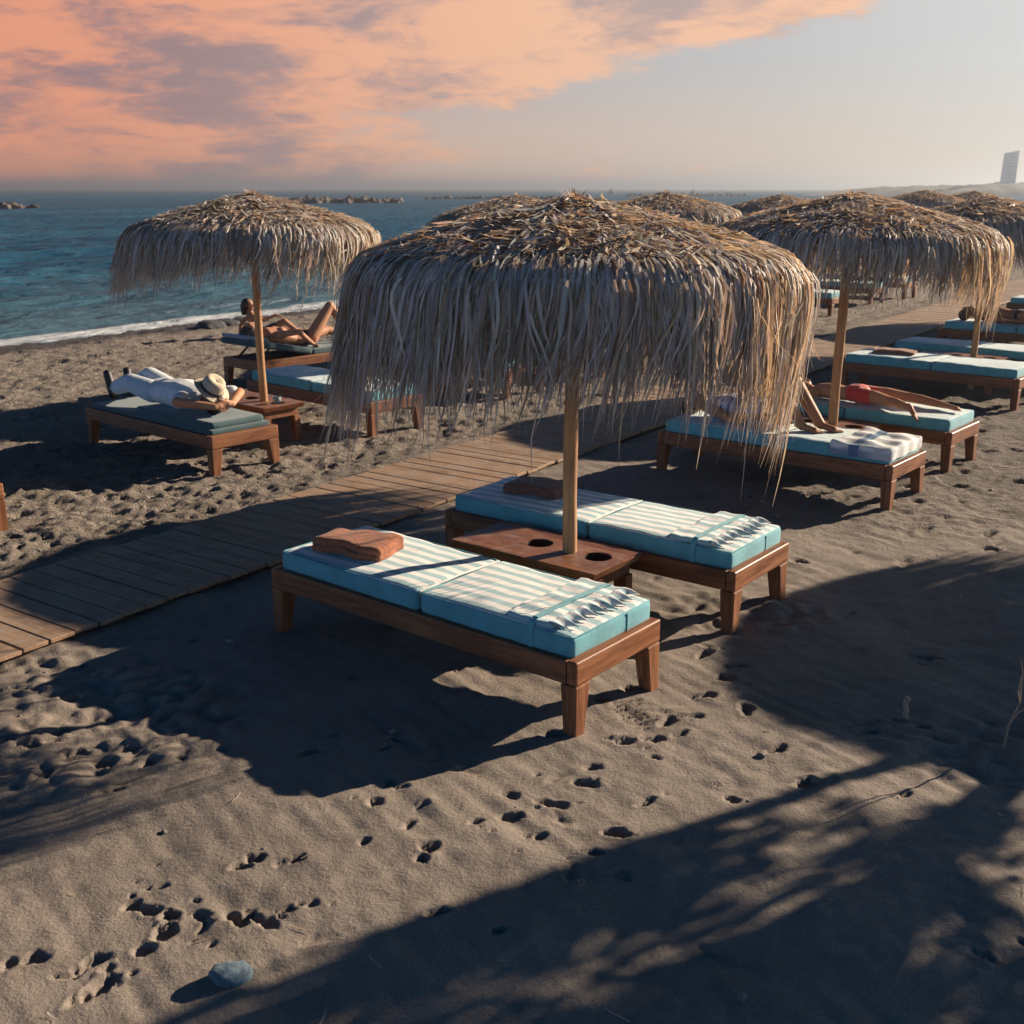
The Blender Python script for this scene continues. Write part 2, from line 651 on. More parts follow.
th_fine = np.arange(R(-36), R(44), 0.0029)
th = np.concatenate([np.linspace(R(-180), R(-36.5), 90), th_fine, np.linspace(R(44.5), R(180), 90)])
r_list = [0.25, 0.6, 1.0, 1.4]
r = 1.7
while r < 26:
    r_list.append(r)
    r *= 1.00285
while r < 3000:
    r_list.append(r)
    r *= 1.02
rr_ = np.array(r_list)
RR, TT = np.meshgrid(rr_, th, indexing='ij')
X = RR * np.sin(TT)
Y = RR * np.cos(TT)
Z = sand_h(X, Y)


def dent(cx, cy, ln, wd, depth, ang, rim=0.25, sharp=True):
    """press a print into the sand"""
    rad = max(ln, wd) * 1.9
    rc = math.hypot(cx, cy)
    if rc < 1.8 or rc > 25:
        return
    tc = math.atan2(cx, cy)
    i0, i1 = np.searchsorted(rr_, rc - rad), np.searchsorted(rr_, rc + rad)
    j0, j1 = np.searchsorted(th, tc - rad / rc), np.searchsorted(th, tc + rad / rc)
    if i1 <= i0 or j1 <= j0:
        return
    x = X[i0:i1, j0:j1] - cx
    y = Y[i0:i1, j0:j1] - cy
    ca, sa = math.cos(ang), math.sin(ang)
    a = (x * ca + y * sa) / ln
    b = (-x * sa + y * ca) / (wd * (1 + 0.25 * np.clip(x * ca + y * sa, -ln, ln) / ln))
    q = np.sqrt(a * a + b * b) + 0.26 * gnoise(X[i0:i1, j0:j1] / 0.017 - cx * 5, Y[i0:i1, j0:j1] / 0.017) + 0.40 * gnoise(X[i0:i1, j0:j1] / 0.042 + cx * 9, Y[i0:i1, j0:j1] / 0.042)
    hole = -depth * sstep(1.0, 0.45 if sharp else 0.1, q)
    lip = depth * rim * np.exp(-((q - 1.2) / 0.22) ** 2)
    Z[i0:i1, j0:j1] += hole + lip


# prints read off the photograph (picture position -> place on the sand), then ones of no fixed place
PRINTS = [(717, 680, 1.2), (747, 713, 1.3), (769, 751, 1.0), (798, 787, 1.3), (862, 732, .9), (674, 735, .9), (662, 723, 1), (687, 715, .8),
          (699, 695, 1), (612, 737, 1.3), (644, 737, 1.1), (649, 755, .7), (587, 765, .9), (577, 780, 1.1), (547, 801, 1), (639, 806, .9),
          (605, 835, 1.6), (534, 840, .7), (587, 855, .7), (727, 797, .8), (362, 847, .7), (425, 855, 1), (405, 831, .8), (417, 810, .6),
          (367, 805, .9), (395, 790, .7), (502, 817, 1), (470, 825, .7), (230, 870, 1), (245, 861, 1), (287, 862, .8), (140, 905, 1.1),
          (167, 922, 1.3), (225, 915, 1.4), (257, 919, 1), (280, 910, .7), (305, 906, .6), (132, 952, .9), (85, 965, 1), (20, 960, 1.1),
          (87, 992, 1.3), (155, 885, .6), (200, 930, .6), (195, 912, .7), (100, 968, .6), (60, 974, .5), (20, 690, 1), (60, 700, 1.2),
          (45, 735, 1.3), (65, 755, 1.2), (95, 760, 1.2), (15, 745, 1.2), (120, 748, 1), (140, 765, 1.1), (30, 780, 1.2), (100, 790, 1),
          (75, 668, 1), (105, 715, 1), (590, 700, 1), (625, 690, .9), (700, 655, 1.1), (735, 665, .9), (545, 735, 1), (920, 655, 2.0), (300, 757, 1.0)]
for (px, py, s) in PRINTS:
    q = gp(px, py, 0)
    s = min(s, 1.25)
    a_ = R(20) + rng.randn() * 0.6
    hx, hy = 0.036 * s * math.cos(a_), 0.036 * s * math.sin(a_)
    dent(q.x + hx, q.y + hy, (0.042 + 0.018 * rng.rand()) * s, (0.024 + 0.012 * rng.rand()) * s, 0.023 * s, a_, 0.16)
    if rng.rand() < 0.4:
        dent(q.x - hx * .8, q.y - hy * .8, 0.034 * s, 0.024 * s, 0.018 * s, a_ + rng.randn() * .5, 0.16)
    for _ in range(rng.randint(0, 3)):
        dent(q.x + rng.normal(0, .09), q.y + rng.normal(0, .07), 0.018 * s, 0.011 * s, 0.012, rng.uniform(0, PI), 0.15)
for k in range(170):
    u, n = rng.uniform(0, 9), rng.uniform(-4.5, 4.8)
    x, y = U_DIR * u + N_DIR * n
    dent(x, y, rng.uniform(.02, .05), rng.uniform(.012, .026), rng.uniform(.010, .020), R(20) + rng.randn() * .9, 0.2)
for k in range(300):            # old filled-in prints in the raked sand
    u, n = rng.uniform(-1, 16), rng.uniform(-6, 5.0)
    x, y = U_DIR * u + N_DIR * n
    dent(x, y, rng.uniform(.04, .09), rng.uniform(.025, .045), rng.uniform(.003, .013), rng.uniform(0, PI), 0.3, False)
for k in range(2400):           # the trodden sand beyond the boardwalk
    u, n = rng.uniform(-1, 19), rng.uniform(6.3, 15.5)
    x, y = U_DIR * u + N_DIR * n
    dent(x, y, rng.uniform(.045, .12), rng.uniform(.03, .06), rng.uniform(.014, .038), rng.uniform(0, PI), 0.35)
for k in range(420):            # and between the farther loungers
    x, y = rng.uniform(1.2, 9), rng.uniform(6.6, 16)
    if n_of(x, y) < 4.6:
        dent(x, y, rng.uniform(.06, .13), rng.uniform(.04, .06), rng.uniform(.010, .03), rng.uniform(0, PI), 0.35)
# tread marks beside the near lounger's foot
q0 = gp(625, 712, 0)
for k in range(7):
    dent(q0.x + 0.030 * k * 0.35, q0.y - 0.033 * k + 0.10, 0.085, 0.011, 0.013, R(18), 0.5)
q0 = gp(155, 520, 0)
for k in range(14):
    dent(q0.x + 0.055 * k, q0.y + 0.05 * k, 0.05, 0.014, 0.015, R(120), 0.5)

V = np.stack([X, Y, Z], -1).reshape(-1, 3)
nr, nt_ = X.shape
I = np.arange(nr * nt_).reshape(nr, nt_)
Fq = np.stack([I[:-1, :-1], I[:-1, 1:], I[1:, 1:], I[1:, :-1]], -1).reshape(-1, 4)
me = np_mesh('sand', V, Fq)


def mat_sand():
    m, t, p = new_mat('dark_beach_sand')
    P = position(t)
    big = t.noise(P, 1.3, 4, 0.6)
    mid = t.noise(P, 14, 5, 0.65)
    fine = t.noise(P, 260, 3, 0.7)
    c = t.mix(t.ramp(big, 0.3, 0.7), (0.200, 0.170, 0.141), (0.256, 0.218, 0.182))
    c = t.mix(t.ramp(mid, 0.35, 0.7, 0, 0.5), c, (0.175, 0.142, 0.113))
    c = t.mix(t.ramp(fine, 0.36, 0.68), t.mix(1.0, c, (0.72, 0.72, 0.74), 'MULTIPLY'), t.mix(1.0, c, (1.22, 1.2, 1.17), 'MULTIPLY'))
    nq = t.vmath('DOT_PRODUCT', P, (N_DIR[0], N_DIR[1], 0))
    c = t.mix(t.ramp(nq, 6.0, 6.8, 0, 0.55), c, (0.40, 0.335, 0.275))
    deb = t.math('MULTIPLY', t.ramp(t.noise(P, 7.5, 6, 0.72, 0.5), 0.57, 0.64), t.ramp(nq, 6.0, 7.0, 0.12, 0.75))
    c = t.mix(deb, c, (0.085, 0.072, 0.062))
    # grit: scattered pale and dark crumbs
    vor = t.add('ShaderNodeTexVoronoi')
    t.put(vor.inputs['Vector'], P)
    vor.inputs['Scale'].default_value = 38
    grit = t.ramp(vor.outputs['Distance'], 0.06, 0.13, 1, 0)
    sel = t.sep(vor.outputs['Color'])
    c = t.mix(t.math('MULTIPLY', grit, t.ramp(sel[0], 0.86, 0.90)), c, (0.055, 0.047, 0.042))
    c = t.mix(t.math('MULTIPLY', grit, t.ramp(sel[1], 0.93, 0.95)), c, (0.42, 0.37, 0.31))
    # wet strip at the waterline
    n = t.vmath('DOT_PRODUCT', P, (N_DIR[0], N_DIR[1], 0))
    n = t.math('ADD', n, t.math('MULTIPLY', t.noise(P, 0.35, 3, 0.5), 1.6))
    wet = t.ramp(n, 15.7, 16.5)
    c = t.mix(wet, c, (0.070, 0.055, 0.043))
    t.put(p.inputs['Base Color'], c)
    t.put(p.inputs['Roughness'], t.math('SUBTRACT', 0.95, t.math('MULTIPLY', wet, 0.55)))
    p.inputs['Specular IOR Level'].default_value = 0.25
    b1 = t.bump(fine, 0.5, 0.004)
    b2 = t.bump(t.noise(P, 55, 4, 0.7), 0.55, 0.012, b1)
    n0 = t.vmath('DOT_PRODUCT', P, (N_DIR[0], N_DIR[1], 0))
    yy = t.sep(P)
    rough_ = t.math('MAXIMUM', t.ramp(n0, 6.0, 6.4), t.math('MULTIPLY', t.ramp(yy[1], 6.5, 9.0), t.math('MULTIPLY', t.ramp(yy[0], 1.3, 2.6), 0.7)))
    clod = t.noise(P, 8.5, 6, 0.68, 0.6)
    clod = t.math('ABSOLUTE', t.math('SUBTRACT', clod, 0.5))
    t.put(p.inputs['Normal'], t.bump(t.math('MULTIPLY', clod, rough_), 1.0, 0.24, b2))
    return m


sand = link_mesh('sand', me, mat_sand(), smooth=True)
tag(sand, kind='structure')


def ground(x, y):
    return float(sand_h(np.array([x]), np.array([y]))[0])


# ------------------------------------------------------------------ SEA
th_s = np.arange(R(-48), R(62), 0.0046)
rs_l, r = [], 13.0
while r < 14000:
    rs_l.append(r)
    r *= 1.0046 if r < 400 else 1.05
rs_ = np.array(rs_l)
RR, TT = np.meshgrid(rs_, th_s, indexing='ij')
XS, YS = RR * np.sin(TT), RR * np.cos(TT)
NS, US = n_of(XS, YS), u_of(XS, YS)
off = NS - 15.5
ampl = sstep(0.2, 6, off) * sstep(500, 60, RR)
warp = 1.3 * fbm(US / 7.0, NS / 7.0, 2)
ZS = SEA_Z + ampl * (0.065 * np.sin((NS + warp * 1.3) * 2 * PI / 3.7) * (0.5 + 0.5 * gnoise(US / 6, NS / 9))
                     + 0.060 * fbm(US / 1.9, NS / 0.85, 4) + 0.03 * gnoise(US / 6.0, NS / 2.2))
# one small breaking swell running along the shore
crest = NS - 18.3 - 0.35 * gnoise(US / 3.0, US * 0 + 2.5)
ZS += 0.07 * np.exp(-(crest / 0.30) ** 2) * sstep(-0.9, 0.3, gnoise(US / 5.0 + 8, NS / 50)) * sstep(70, 30, RR)
V = np.stack([XS, YS, ZS], -1).reshape(-1, 3)
nr, nt_ = XS.shape
I = np.arange(nr * nt_).reshape(nr, nt_)
Fq = np.stack([I[:-1, :-1], I[:-1, 1:], I[1:, 1:], I[1:, :-1]], -1).reshape(-1, 4)
keep = (NS > 14.2).reshape(-1)
Fq = Fq[keep[Fq].all(1)]
used = np.unique(Fq)
remap = -np.ones(len(V), dtype=np.int64)
remap[used] = np.arange(len(used))
me = np_mesh('sea', V[used], remap[Fq])


def mat_sea():
    m, t, p = new_mat('sea_water')
    P = position(t)
    n = t.vmath('DOT_PRODUCT', P, (N_DIR[0], N_DIR[1], 0))
    u = t.vmath('DOT_PRODUCT', P, (U_DIR[0], U_DIR[1], 0))
    cmb = t.add('ShaderNodeCombineXYZ')
    t.put(cmb.inputs[0], u)
    t.put(cmb.inputs[1], n)
    un = cmb.outputs[0]
    w1 = t.noise(t.mapping(un, scale=(0.8, 2.2, 1)), 1.0, 5, 0.6, 0.6)
    w2 = t.noise(t.mapping(un, scale=(0.10, 0.30, 1)), 1.0, 4, 0.6, 0.4)
    patch = t.noise(t.mapping(un, scale=(0.012, 0.05, 1)), 1.0, 4, 0.6)
    shallow = t.ramp(n, 16, 34, 1, 0)
    deep = t.mix(t.ramp(patch, 0.35, 0.65), (0.009, 0.062, 0.112), (0.018, 0.092, 0.150))
    deep = t.mix(t.ramp(t.math('ADD', t.math('MULTIPLY', w1, 0.6), t.math('MULTIPLY', w2, 0.4)), 0.36, 0.62), t.mix(1.0, deep, (0.55, 0.62, 0.68), 'MULTIPLY'), t.mix(1.0, deep, (1.9, 1.42, 1.28), 'MULTIPLY'))
    c = t.mix(t.math('MULTIPLY', shallow, 0.8), deep, (0.075, 0.140, 0.168))
    # foam: lace along the swash and on the little breaker
    f0 = t.noise(t.mapping(un, scale=(1.2, 3.5, 1)), 1.6, 6, 0.7, 0.8)
    nw = t.math('ADD', n, t.math('MULTIPLY', t.math('SUBTRACT', t.noise(t.mapping(un, scale=(0.33, 0.05, 1)), 1.0, 3, 0.5), 0.5), 1.3))
    band = t.math('SUBTRACT', 1.0, t.ramp(t.math('ABSOLUTE', t.math('SUBTRACT', nw, 17.1)), 0.25, 0.95))
    band2 = t.math('MULTIPLY', 0.55, t.math('SUBTRACT', 1.0, t.ramp(t.math('ABSOLUTE', t.math('SUBTRACT', nw, 18.5)), 0.1, 0.7)))
    tot = t.math('ADD', band, band2)
    foam = t.ramp(t.math('ADD', t.math('MULTIPLY', tot, 0.62), t.math('MULTIPLY', f0, 0.95)), 0.80, 1.12)
    caps = t.math('MULTIPLY', t.ramp(t.noise(t.mapping(un, scale=(0.25, 0.9, 1)), 1.3, 5, 0.72), 0.70, 0.76), 0.5)
    foam = t.math('MAXIMUM', foam, caps)
    c = t.mix(foam, c, (0.52, 0.54, 0.54))
    h = t.math('ADD', t.math('MULTIPLY', w1, 0.5), t.math('MULTIPLY', w2, 1.3))
    nrm = t.bump(h, 1.0, 0.45)
    m.node_tree.nodes.remove(p)
    df = t.add('ShaderNodeBsdfDiffuse')
    t.put(df.inputs[0], c)
    t.put(df.inputs['Normal'], nrm)
    gl = t.add('ShaderNodeBsdfGlossy')
    gl.inputs['Roughness'].default_value = 0.22
    t.put(gl.inputs['Normal'], nrm)
    mx = t.add('ShaderNodeMixShader')
    t.put(mx.inputs[0], t.math('MULTIPLY', t.math('SUBTRACT', 1.0, foam), 0.13))
    t.l.new(df.outputs[0], mx.inputs[1])
    t.l.new(gl.outputs[0], mx.inputs[2])
    t.l.new(mx.outputs[0], m.node_tree.nodes['Material Output'].inputs[0])
    return m


sea = link_mesh('sea', me, mat_sea(), smooth=True)
tag(sea, kind='structure')

# ------------------------------------------------------------------ BOARDWALK
bm = bmesh.new()
ang_u = math.atan2(U_DIR[1], U_DIR[0])
uu = -4.0
k = 0
while uu < 60:
    w = 0.142
    gap = 0.006 if k % 3 else 0.012
    j = rng.uniform(-0.012, 0.012)
    zt = 0.052 + rng.uniform(-0.003, 0.003)
    hexa(bm, (4.985 + j, uu, zt - 0.024), (6.05 + j, uu + w, zt), 0.004, 1)
    uu += w + gap
    k += 1
for nn_ in (5.10, 5.52, 5.93):
    hexa(bm, (nn_ - 0.03, -4.0, -0.06), (nn_ + 0.03, 60, 0.024))
# plank frame: local x = towards the sea, local y = along the beach
boardwalk = from_bm('boardwalk', bm, M_PLANK)
boardwalk.matrix_world = Matrix(((N_DIR[0], U_DIR[0], 0, 0), (N_DIR[1], U_DIR[1], 0, 0), (0, 0, 1, 0), (0, 0, 0, 1)))
tag(boardwalk, kind='structure')

# ------------------------------------------------------------------ LOUNGERS
BW = 0.667          # width
MZ = 0.43           # top of the mattress


def leg_bm(sx, sy):
    """tapered leg; sx, sy pick the corner (0/1), outer faces upright"""
    bm = bmesh.new()
    x0, x1 = (-2.0, -1.915) if sx == 0 else (-0.085, 0.0)
    y0, y1 = (0.0, 0.105) if sy == 0 else (BW - 0.105, BW)

    def sh(p):
        q = p.copy()
        if p.z < 0.1:
            if sx == 0 and p.x > x0 + .01: q.x -= 0.022
            if sx == 1 and p.x < x1 - .01: q.x += 0.022
            if sy == 0 and p.y > y0 + .01: q.y -= 0.045
            if sy == 1 and p.y < y1 - .01: q.y += 0.045
        return q
    hexa(bm, (x0, y0, -0.06), (x1, y1, 0.2235), 0.006, 2, sh)
    return bm


def mattress_bm(x0, x1, top_mat=1, soft=0.006, seed=0):
    bm = bmesh.new()

    def disp(q, n):
        w = 0.0016 * math.sin(q[0] * 31 + seed) * math.sin(q[1] * 23 + seed * 2) + 0.003 * math.sin(q[0] * 5.1 + seed) * math.sin(q[1] * 7 + 1)
        crown = 0.010 * max(0, 1 - ((q[1] - 0.345) / 0.33) ** 2) * max(0, 1 - ((q[0] - (x0 + x1) / 2) / ((x1 - x0) / 2)) ** 4)
        d = np.array(n) * w
        if q[2] > MZ - 0.02:
            d = d + np.array([0, 0, crown * 0.8 + w])
        else:
            d = d + np.array([0, n[1] * 0.002 * math.sin(q[0] * 45 + seed), 0])
        return d
    rounded_box(bm, (x0, 0.035, 0.322), (x1, 0.655, MZ), 0.026, 0.05, disp, top_mat)
    return bm


def make_frame(name, root):
    bm = bmesh.new()
    hexa(bm, (-1.945, 0.0, 0.226), (-0.056, 0.044, 0.334), 0.005)
    hexa(bm, (-1.945, BW - 0.044, 0.226), (-0.056, BW, 0.334), 0.005)
    from_bm('side_rails', bm, M_TEAK, root)
    for x0 in (-2.0, -0.054):
        bm = bmesh.new()
        hexa(bm, (x0, 0.0, 0.226), (x0 + 0.054, BW, 0.337), 0.009, 3)
        from_bm('end_rail', bm, M_TEAKY, root)
    for sx in (0, 1):
        for sy in (0, 1):
            from_bm('leg', leg_bm(sx, sy), M_TEAKZ, root)
    bm = bmesh.new()
    x = -1.93
    while x < -0.12:
        hexa(bm, (x, 0.046, 0.295), (x + 0.07, BW - 0.046, 0.316))
        x += 0.093
    from_bm('slat_panel', bm, M_DARKWOOD, root)


def make_lounger(top, side, loc, t, label, fold=True, seed=0, cushions=True):
    root = empty('sun_lounger', loc, t, label, 'sun lounger', 'wooden sun loungers set out in pairs on the sand')
    make_frame('frame', root)
    if not cushions:
        return root
    a = from_bm('mattress', mattress_bm(-1.955, -0.962, 1, seed=seed), [side, top], root, True)
    b = from_bm('mattress', mattress_bm(-0.952, -0.045, 1, seed=seed + 3), [side, top], root, True)
    if fold:
        # folded cover strapped over the foot end, its edge bunched into ruffles
        bm = bmesh.new()

        def disp(q, n):
            return np.array([0.012 * math.sin(q[1] * 17 + seed), 0, 0.004 * math.sin(q[1] * 40) + 0.003 * math.sin(q[0] * 60 + q[1] * 20)])
        rounded_box(bm, (-0.435, 0.050, MZ - 0.004), (-0.185, 0.640, MZ + 0.026), 0.012, 0.03, disp)
        from_bm('folded_cover', bm, top, root, True)
        bm = bmesh.new()
        nx, ny = 12, 110
        g = [[None] * (ny + 1) for _ in range(nx + 1)]
        for i in range(nx + 1):
            for j in range(ny + 1):
                s = i / nx
                y = 0.06 + 0.57 * j / ny
                ph = y * 2 * PI / 0.070 + seed + 0.8 * math.sin(y * 17)
                fold = (0.5 + 0.5 * math.sin(ph)) ** 0.8
                reach = 0.075 + 0.030 * math.sin(ph + 0.7) + 0.012 * math.sin(y * 15 + seed)
                x = -0.195 + reach * s
                z = MZ + 0.029 - 0.017 * s ** 2 + 0.0065 * fold * math.sin(PI * min(1.0, 0.15 + s)) ** 0.8
                g[i][j] = bm.verts.new((x, y + 0.012 * s * math.cos(ph), z))
        for i in range(nx):
            for j in range(ny):
                bm.faces.new((g[i][j], g[i + 1][j], g[i + 1][j + 1], g[i][j + 1]))
        o = from_bm('ruffle', bm, top, root, True)
        bake(o, ('SOLIDIFY', dict(thickness=0.006)))
        bm = bmesh.new()
        zt = MZ + 0.031
        w0, w1 = -0.288, -0.258
        pr = [(0.031, 0.335), (0.029, MZ - 0.012), (0.044, zt - 0.010), (0.07, zt + 0.003), (0.345, zt + 0.007), (0.62, zt + 0.003), (0.648, zt - 0.010), (0.659, MZ - 0.012), (0.658, 0.335)]
        for (ya, za), (yb, zb) in zip(pr, pr[1:]):
            v = [bm.verts.new(c) for c in ((w0, ya, za), (w1, ya, za), (w1, yb, zb), (w0, yb, zb))]
            bm.faces.new(v)
        bmesh.ops.remove_doubles(bm, verts=bm.verts, dist=0.0005)
        o = from_bm('strap', bm, side, root)
        bake(o, ('SOLIDIFY', dict(thickness=0.004)))
        bm = bmesh.new()
        hexa(bm, (-0.044, 0.445, 0.335), (-0.040, 0.452, MZ - 0.008))
        from_bm('tie_cord', bm, side, root)
    for (xa, xb) in ((-1.952, -0.966), (-0.948, -0.048)):
        bm = bmesh.new()
        loop = []
        for (cx_, cy_, a0) in ((xb - .026, 0.035 + .026, -90), (xb - .026, 0.655 - .026, 0), (xa + .026, 0.655 - .026, 90), (xa + .026, 0.035 + .026, 180)):
            for q_ in range(4):
                an = R(a0 + q_ * 30)
                loop.append((cx_ + .0225 * math.cos(an), cy_ + .0225 * math.sin(an), MZ - 0.006))
        loop.append(loop[0])
        tube(bm, loop, 0.0042, 6, False)
        from_bm('piping', bm, side, root, True)
    # welt of the cushion seam
    bm = bmesh.new()
    tube(bm, [(-0.957, 0.05, MZ - 0.004), (-0.957, 0.345, MZ + 0.004), (-0.957, 0.64, MZ - 0.004)], 0.006, 8)
    from_bm('seam_cord', bm, M_SEAM, root)
    return root


TA = -0.69
EXA = Vector((math.cos(TA), math.sin(TA), 0))
EYA = Vector((-math.sin(TA), math.cos(TA), 0))
B1 = ((0.272, 4.394, 0), -0.684)
B2 = ((1.164, 5.566, 0), -0.655)
B3 = ((2.746, 7.909, 0), -0.691)
B3b = ((3.605, 9.06, 0), -0.70)
B4 = ((-2.426, 8.913, 0), -0.723)
B5 = ((-1.32, 10.42, 0), -0.745)
B6 = ((-3.45, 13.45, 0), R(-132))
B0 = ((-3.90, 6.93, 0), -0.72)


def loc_pt(B, a, b, z=0.0):
    (x, y, _), t = B
    return Vector((x + a * math.cos(t) - b * math.sin(t), y + a * math.sin(t) + b * math.cos(t), z))


lounger1 = make_lounger(M_STRIPE, M_TEAL, *B1, 'nearest wooden sun lounger, turquoise striped mattress with a terracotta towel at its head', seed=1)
lounger2 = make_lounger(M_STRIPE, M_TEAL, *B2, 'striped turquoise lounger behind the nearest table, dark brown towel on its head end', seed=2)
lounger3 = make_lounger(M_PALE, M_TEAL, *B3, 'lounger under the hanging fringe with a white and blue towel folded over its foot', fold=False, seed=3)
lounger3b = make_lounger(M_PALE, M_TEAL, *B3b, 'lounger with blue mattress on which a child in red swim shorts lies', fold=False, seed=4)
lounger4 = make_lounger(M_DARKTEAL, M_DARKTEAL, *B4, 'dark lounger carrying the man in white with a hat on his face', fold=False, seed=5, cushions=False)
# its own thin dark pad with a fat pillow at the near end
bm = bmesh.new()
rounded_box(bm, (-1.95, 0.04, 0.322), (-0.06, 0.63, 0.372), 0.02, 0.06)
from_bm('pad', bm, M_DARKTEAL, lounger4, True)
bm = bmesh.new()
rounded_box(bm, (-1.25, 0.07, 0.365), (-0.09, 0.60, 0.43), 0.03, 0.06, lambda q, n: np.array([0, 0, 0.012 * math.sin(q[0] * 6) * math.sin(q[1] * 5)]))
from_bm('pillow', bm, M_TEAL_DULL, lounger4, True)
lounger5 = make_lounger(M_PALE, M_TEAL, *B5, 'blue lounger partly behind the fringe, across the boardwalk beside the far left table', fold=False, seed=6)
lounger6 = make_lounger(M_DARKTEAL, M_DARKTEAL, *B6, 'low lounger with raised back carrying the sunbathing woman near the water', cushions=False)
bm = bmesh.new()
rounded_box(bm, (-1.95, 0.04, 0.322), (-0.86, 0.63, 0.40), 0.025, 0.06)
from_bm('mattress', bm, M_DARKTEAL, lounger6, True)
bm = bmesh.new()
rounded_box(bm, (0.0, 0.04, -0.04), (0.92, 0.63, 0.035), 0.025, 0.06)
bmesh.ops.transform(bm, matrix=Matrix.Translation((-0.86, 0, 0.375)) @ Matrix.Rotation(R(-11), 4, 'Y'), verts=bm.verts)
back6 = from_bm('backrest', bm, M_DARKTEAL, lounger6, True)
bm = bmesh.new()
rounded_box(bm, (0.62, 0.08, 0.037), (0.94, 0.58, 0.085), 0.02, 0.06)
bmesh.ops.transform(bm, matrix=Matrix.Translation((-0.86, 0, 0.375)) @ Matrix.Rotation(R(-11), 4, 'Y'), verts=bm.verts)
from_bm('pillow', bm, mat_fabric('grey_blue_cloth', (0.20, 0.26, 0.31)), lounger6, True)
for y in (0.12, 0.53):
    bm = bmesh.new()
    tube(bm, [(-0.12, y, 0.315), (-0.30, y, 0.455)], 0.014, 8)
    from_bm('support_strut', bm, M_DARKWOOD, lounger6)
lounger0 = copy_tree(lounger5)
lounger0.location, lounger0.rotation_euler = B0[0], (0, 0, B0[1])
lounger0['label'] = 'lounger cut by the left picture edge, only an orange brown leg showing'

# plan of the farther umbrellas: inland row (A) and the row across the boardwalk (B)
U1 = loc_pt(B1, -0.867, 1.13)
U2 = Vector((-2.30, 10.33, 0))
U3 = Vector((2.68, 9.25, 0))
U5 = Vector((5.41, 13.19, 0))
U7 = Vector((7.78, 16.5, 0))
U9 = Vector((10.3, 20.2, 0))
U4 = Vector((0.02, 13.9, 0))
U6 = Vector((2.30, 17.4, 0))
U8 = Vector((4.78, 20.9, 0))
U10 = Vector((7.3, 24.4, 0))
U12 = Vector((9.85, 28.0, 0))
U14 = Vector((12.4, 31.6, 0))


def pair(U, gap, la, lb):
    out = []
    for i, lab in enumerate((la, lb)):
        c = copy_tree(lounger3 if i == 0 else lounger3b)
        p = U + EXA * 0.845 - EYA * 1.15 + EYA * gap * i
        c.location = p
        c.rotation_euler = (0, 0, TA + random.uniform(-.02, .02))
        c['label'] = lab
        out.append((tuple(p), TA, c))
    return out


PA5 = pair(U5, 1.47, 'lounger behind the child, brown towel lying on its blue mattress', 'second lounger beyond the child, empty blue mattress behind the thin pole')
PA7 = pair(U7, 1.5, 'lounger at the right edge carrying the person lying in the distance', 'farther blue lounger at the right edge just beyond the lying person')
PA9 = pair(U9, 1.5, 'farthest visible lounger on the right, low blue strip at the picture edge', 'small far lounger at the right edge, last of the inland row')
PB4 = pair(U4, 1.85, 'lounger seen through the gaps in the nearest fringe, left of its pole', 'lounger whose orange foot end shows beneath the fringe right of the near pole')
PB6 = pair(U6, 1.8, 'far lounger across the boardwalk hidden behind the golden fringe', 'far lounger showing pale foot end right of the golden fringe')
PB8 = pair(U8, 1.8, 'distant lounger with sunlit legs left of the second pole', 'distant lounger with sunlit foot end seen under the right fringe')
PB10 = pair(U10, 1.8, 'very distant lounger glimpsed under the right canopy fringe', 'very distant lounger right of centre under the right canopy fringe')

# ------------------------------------------------------------------ TABLES


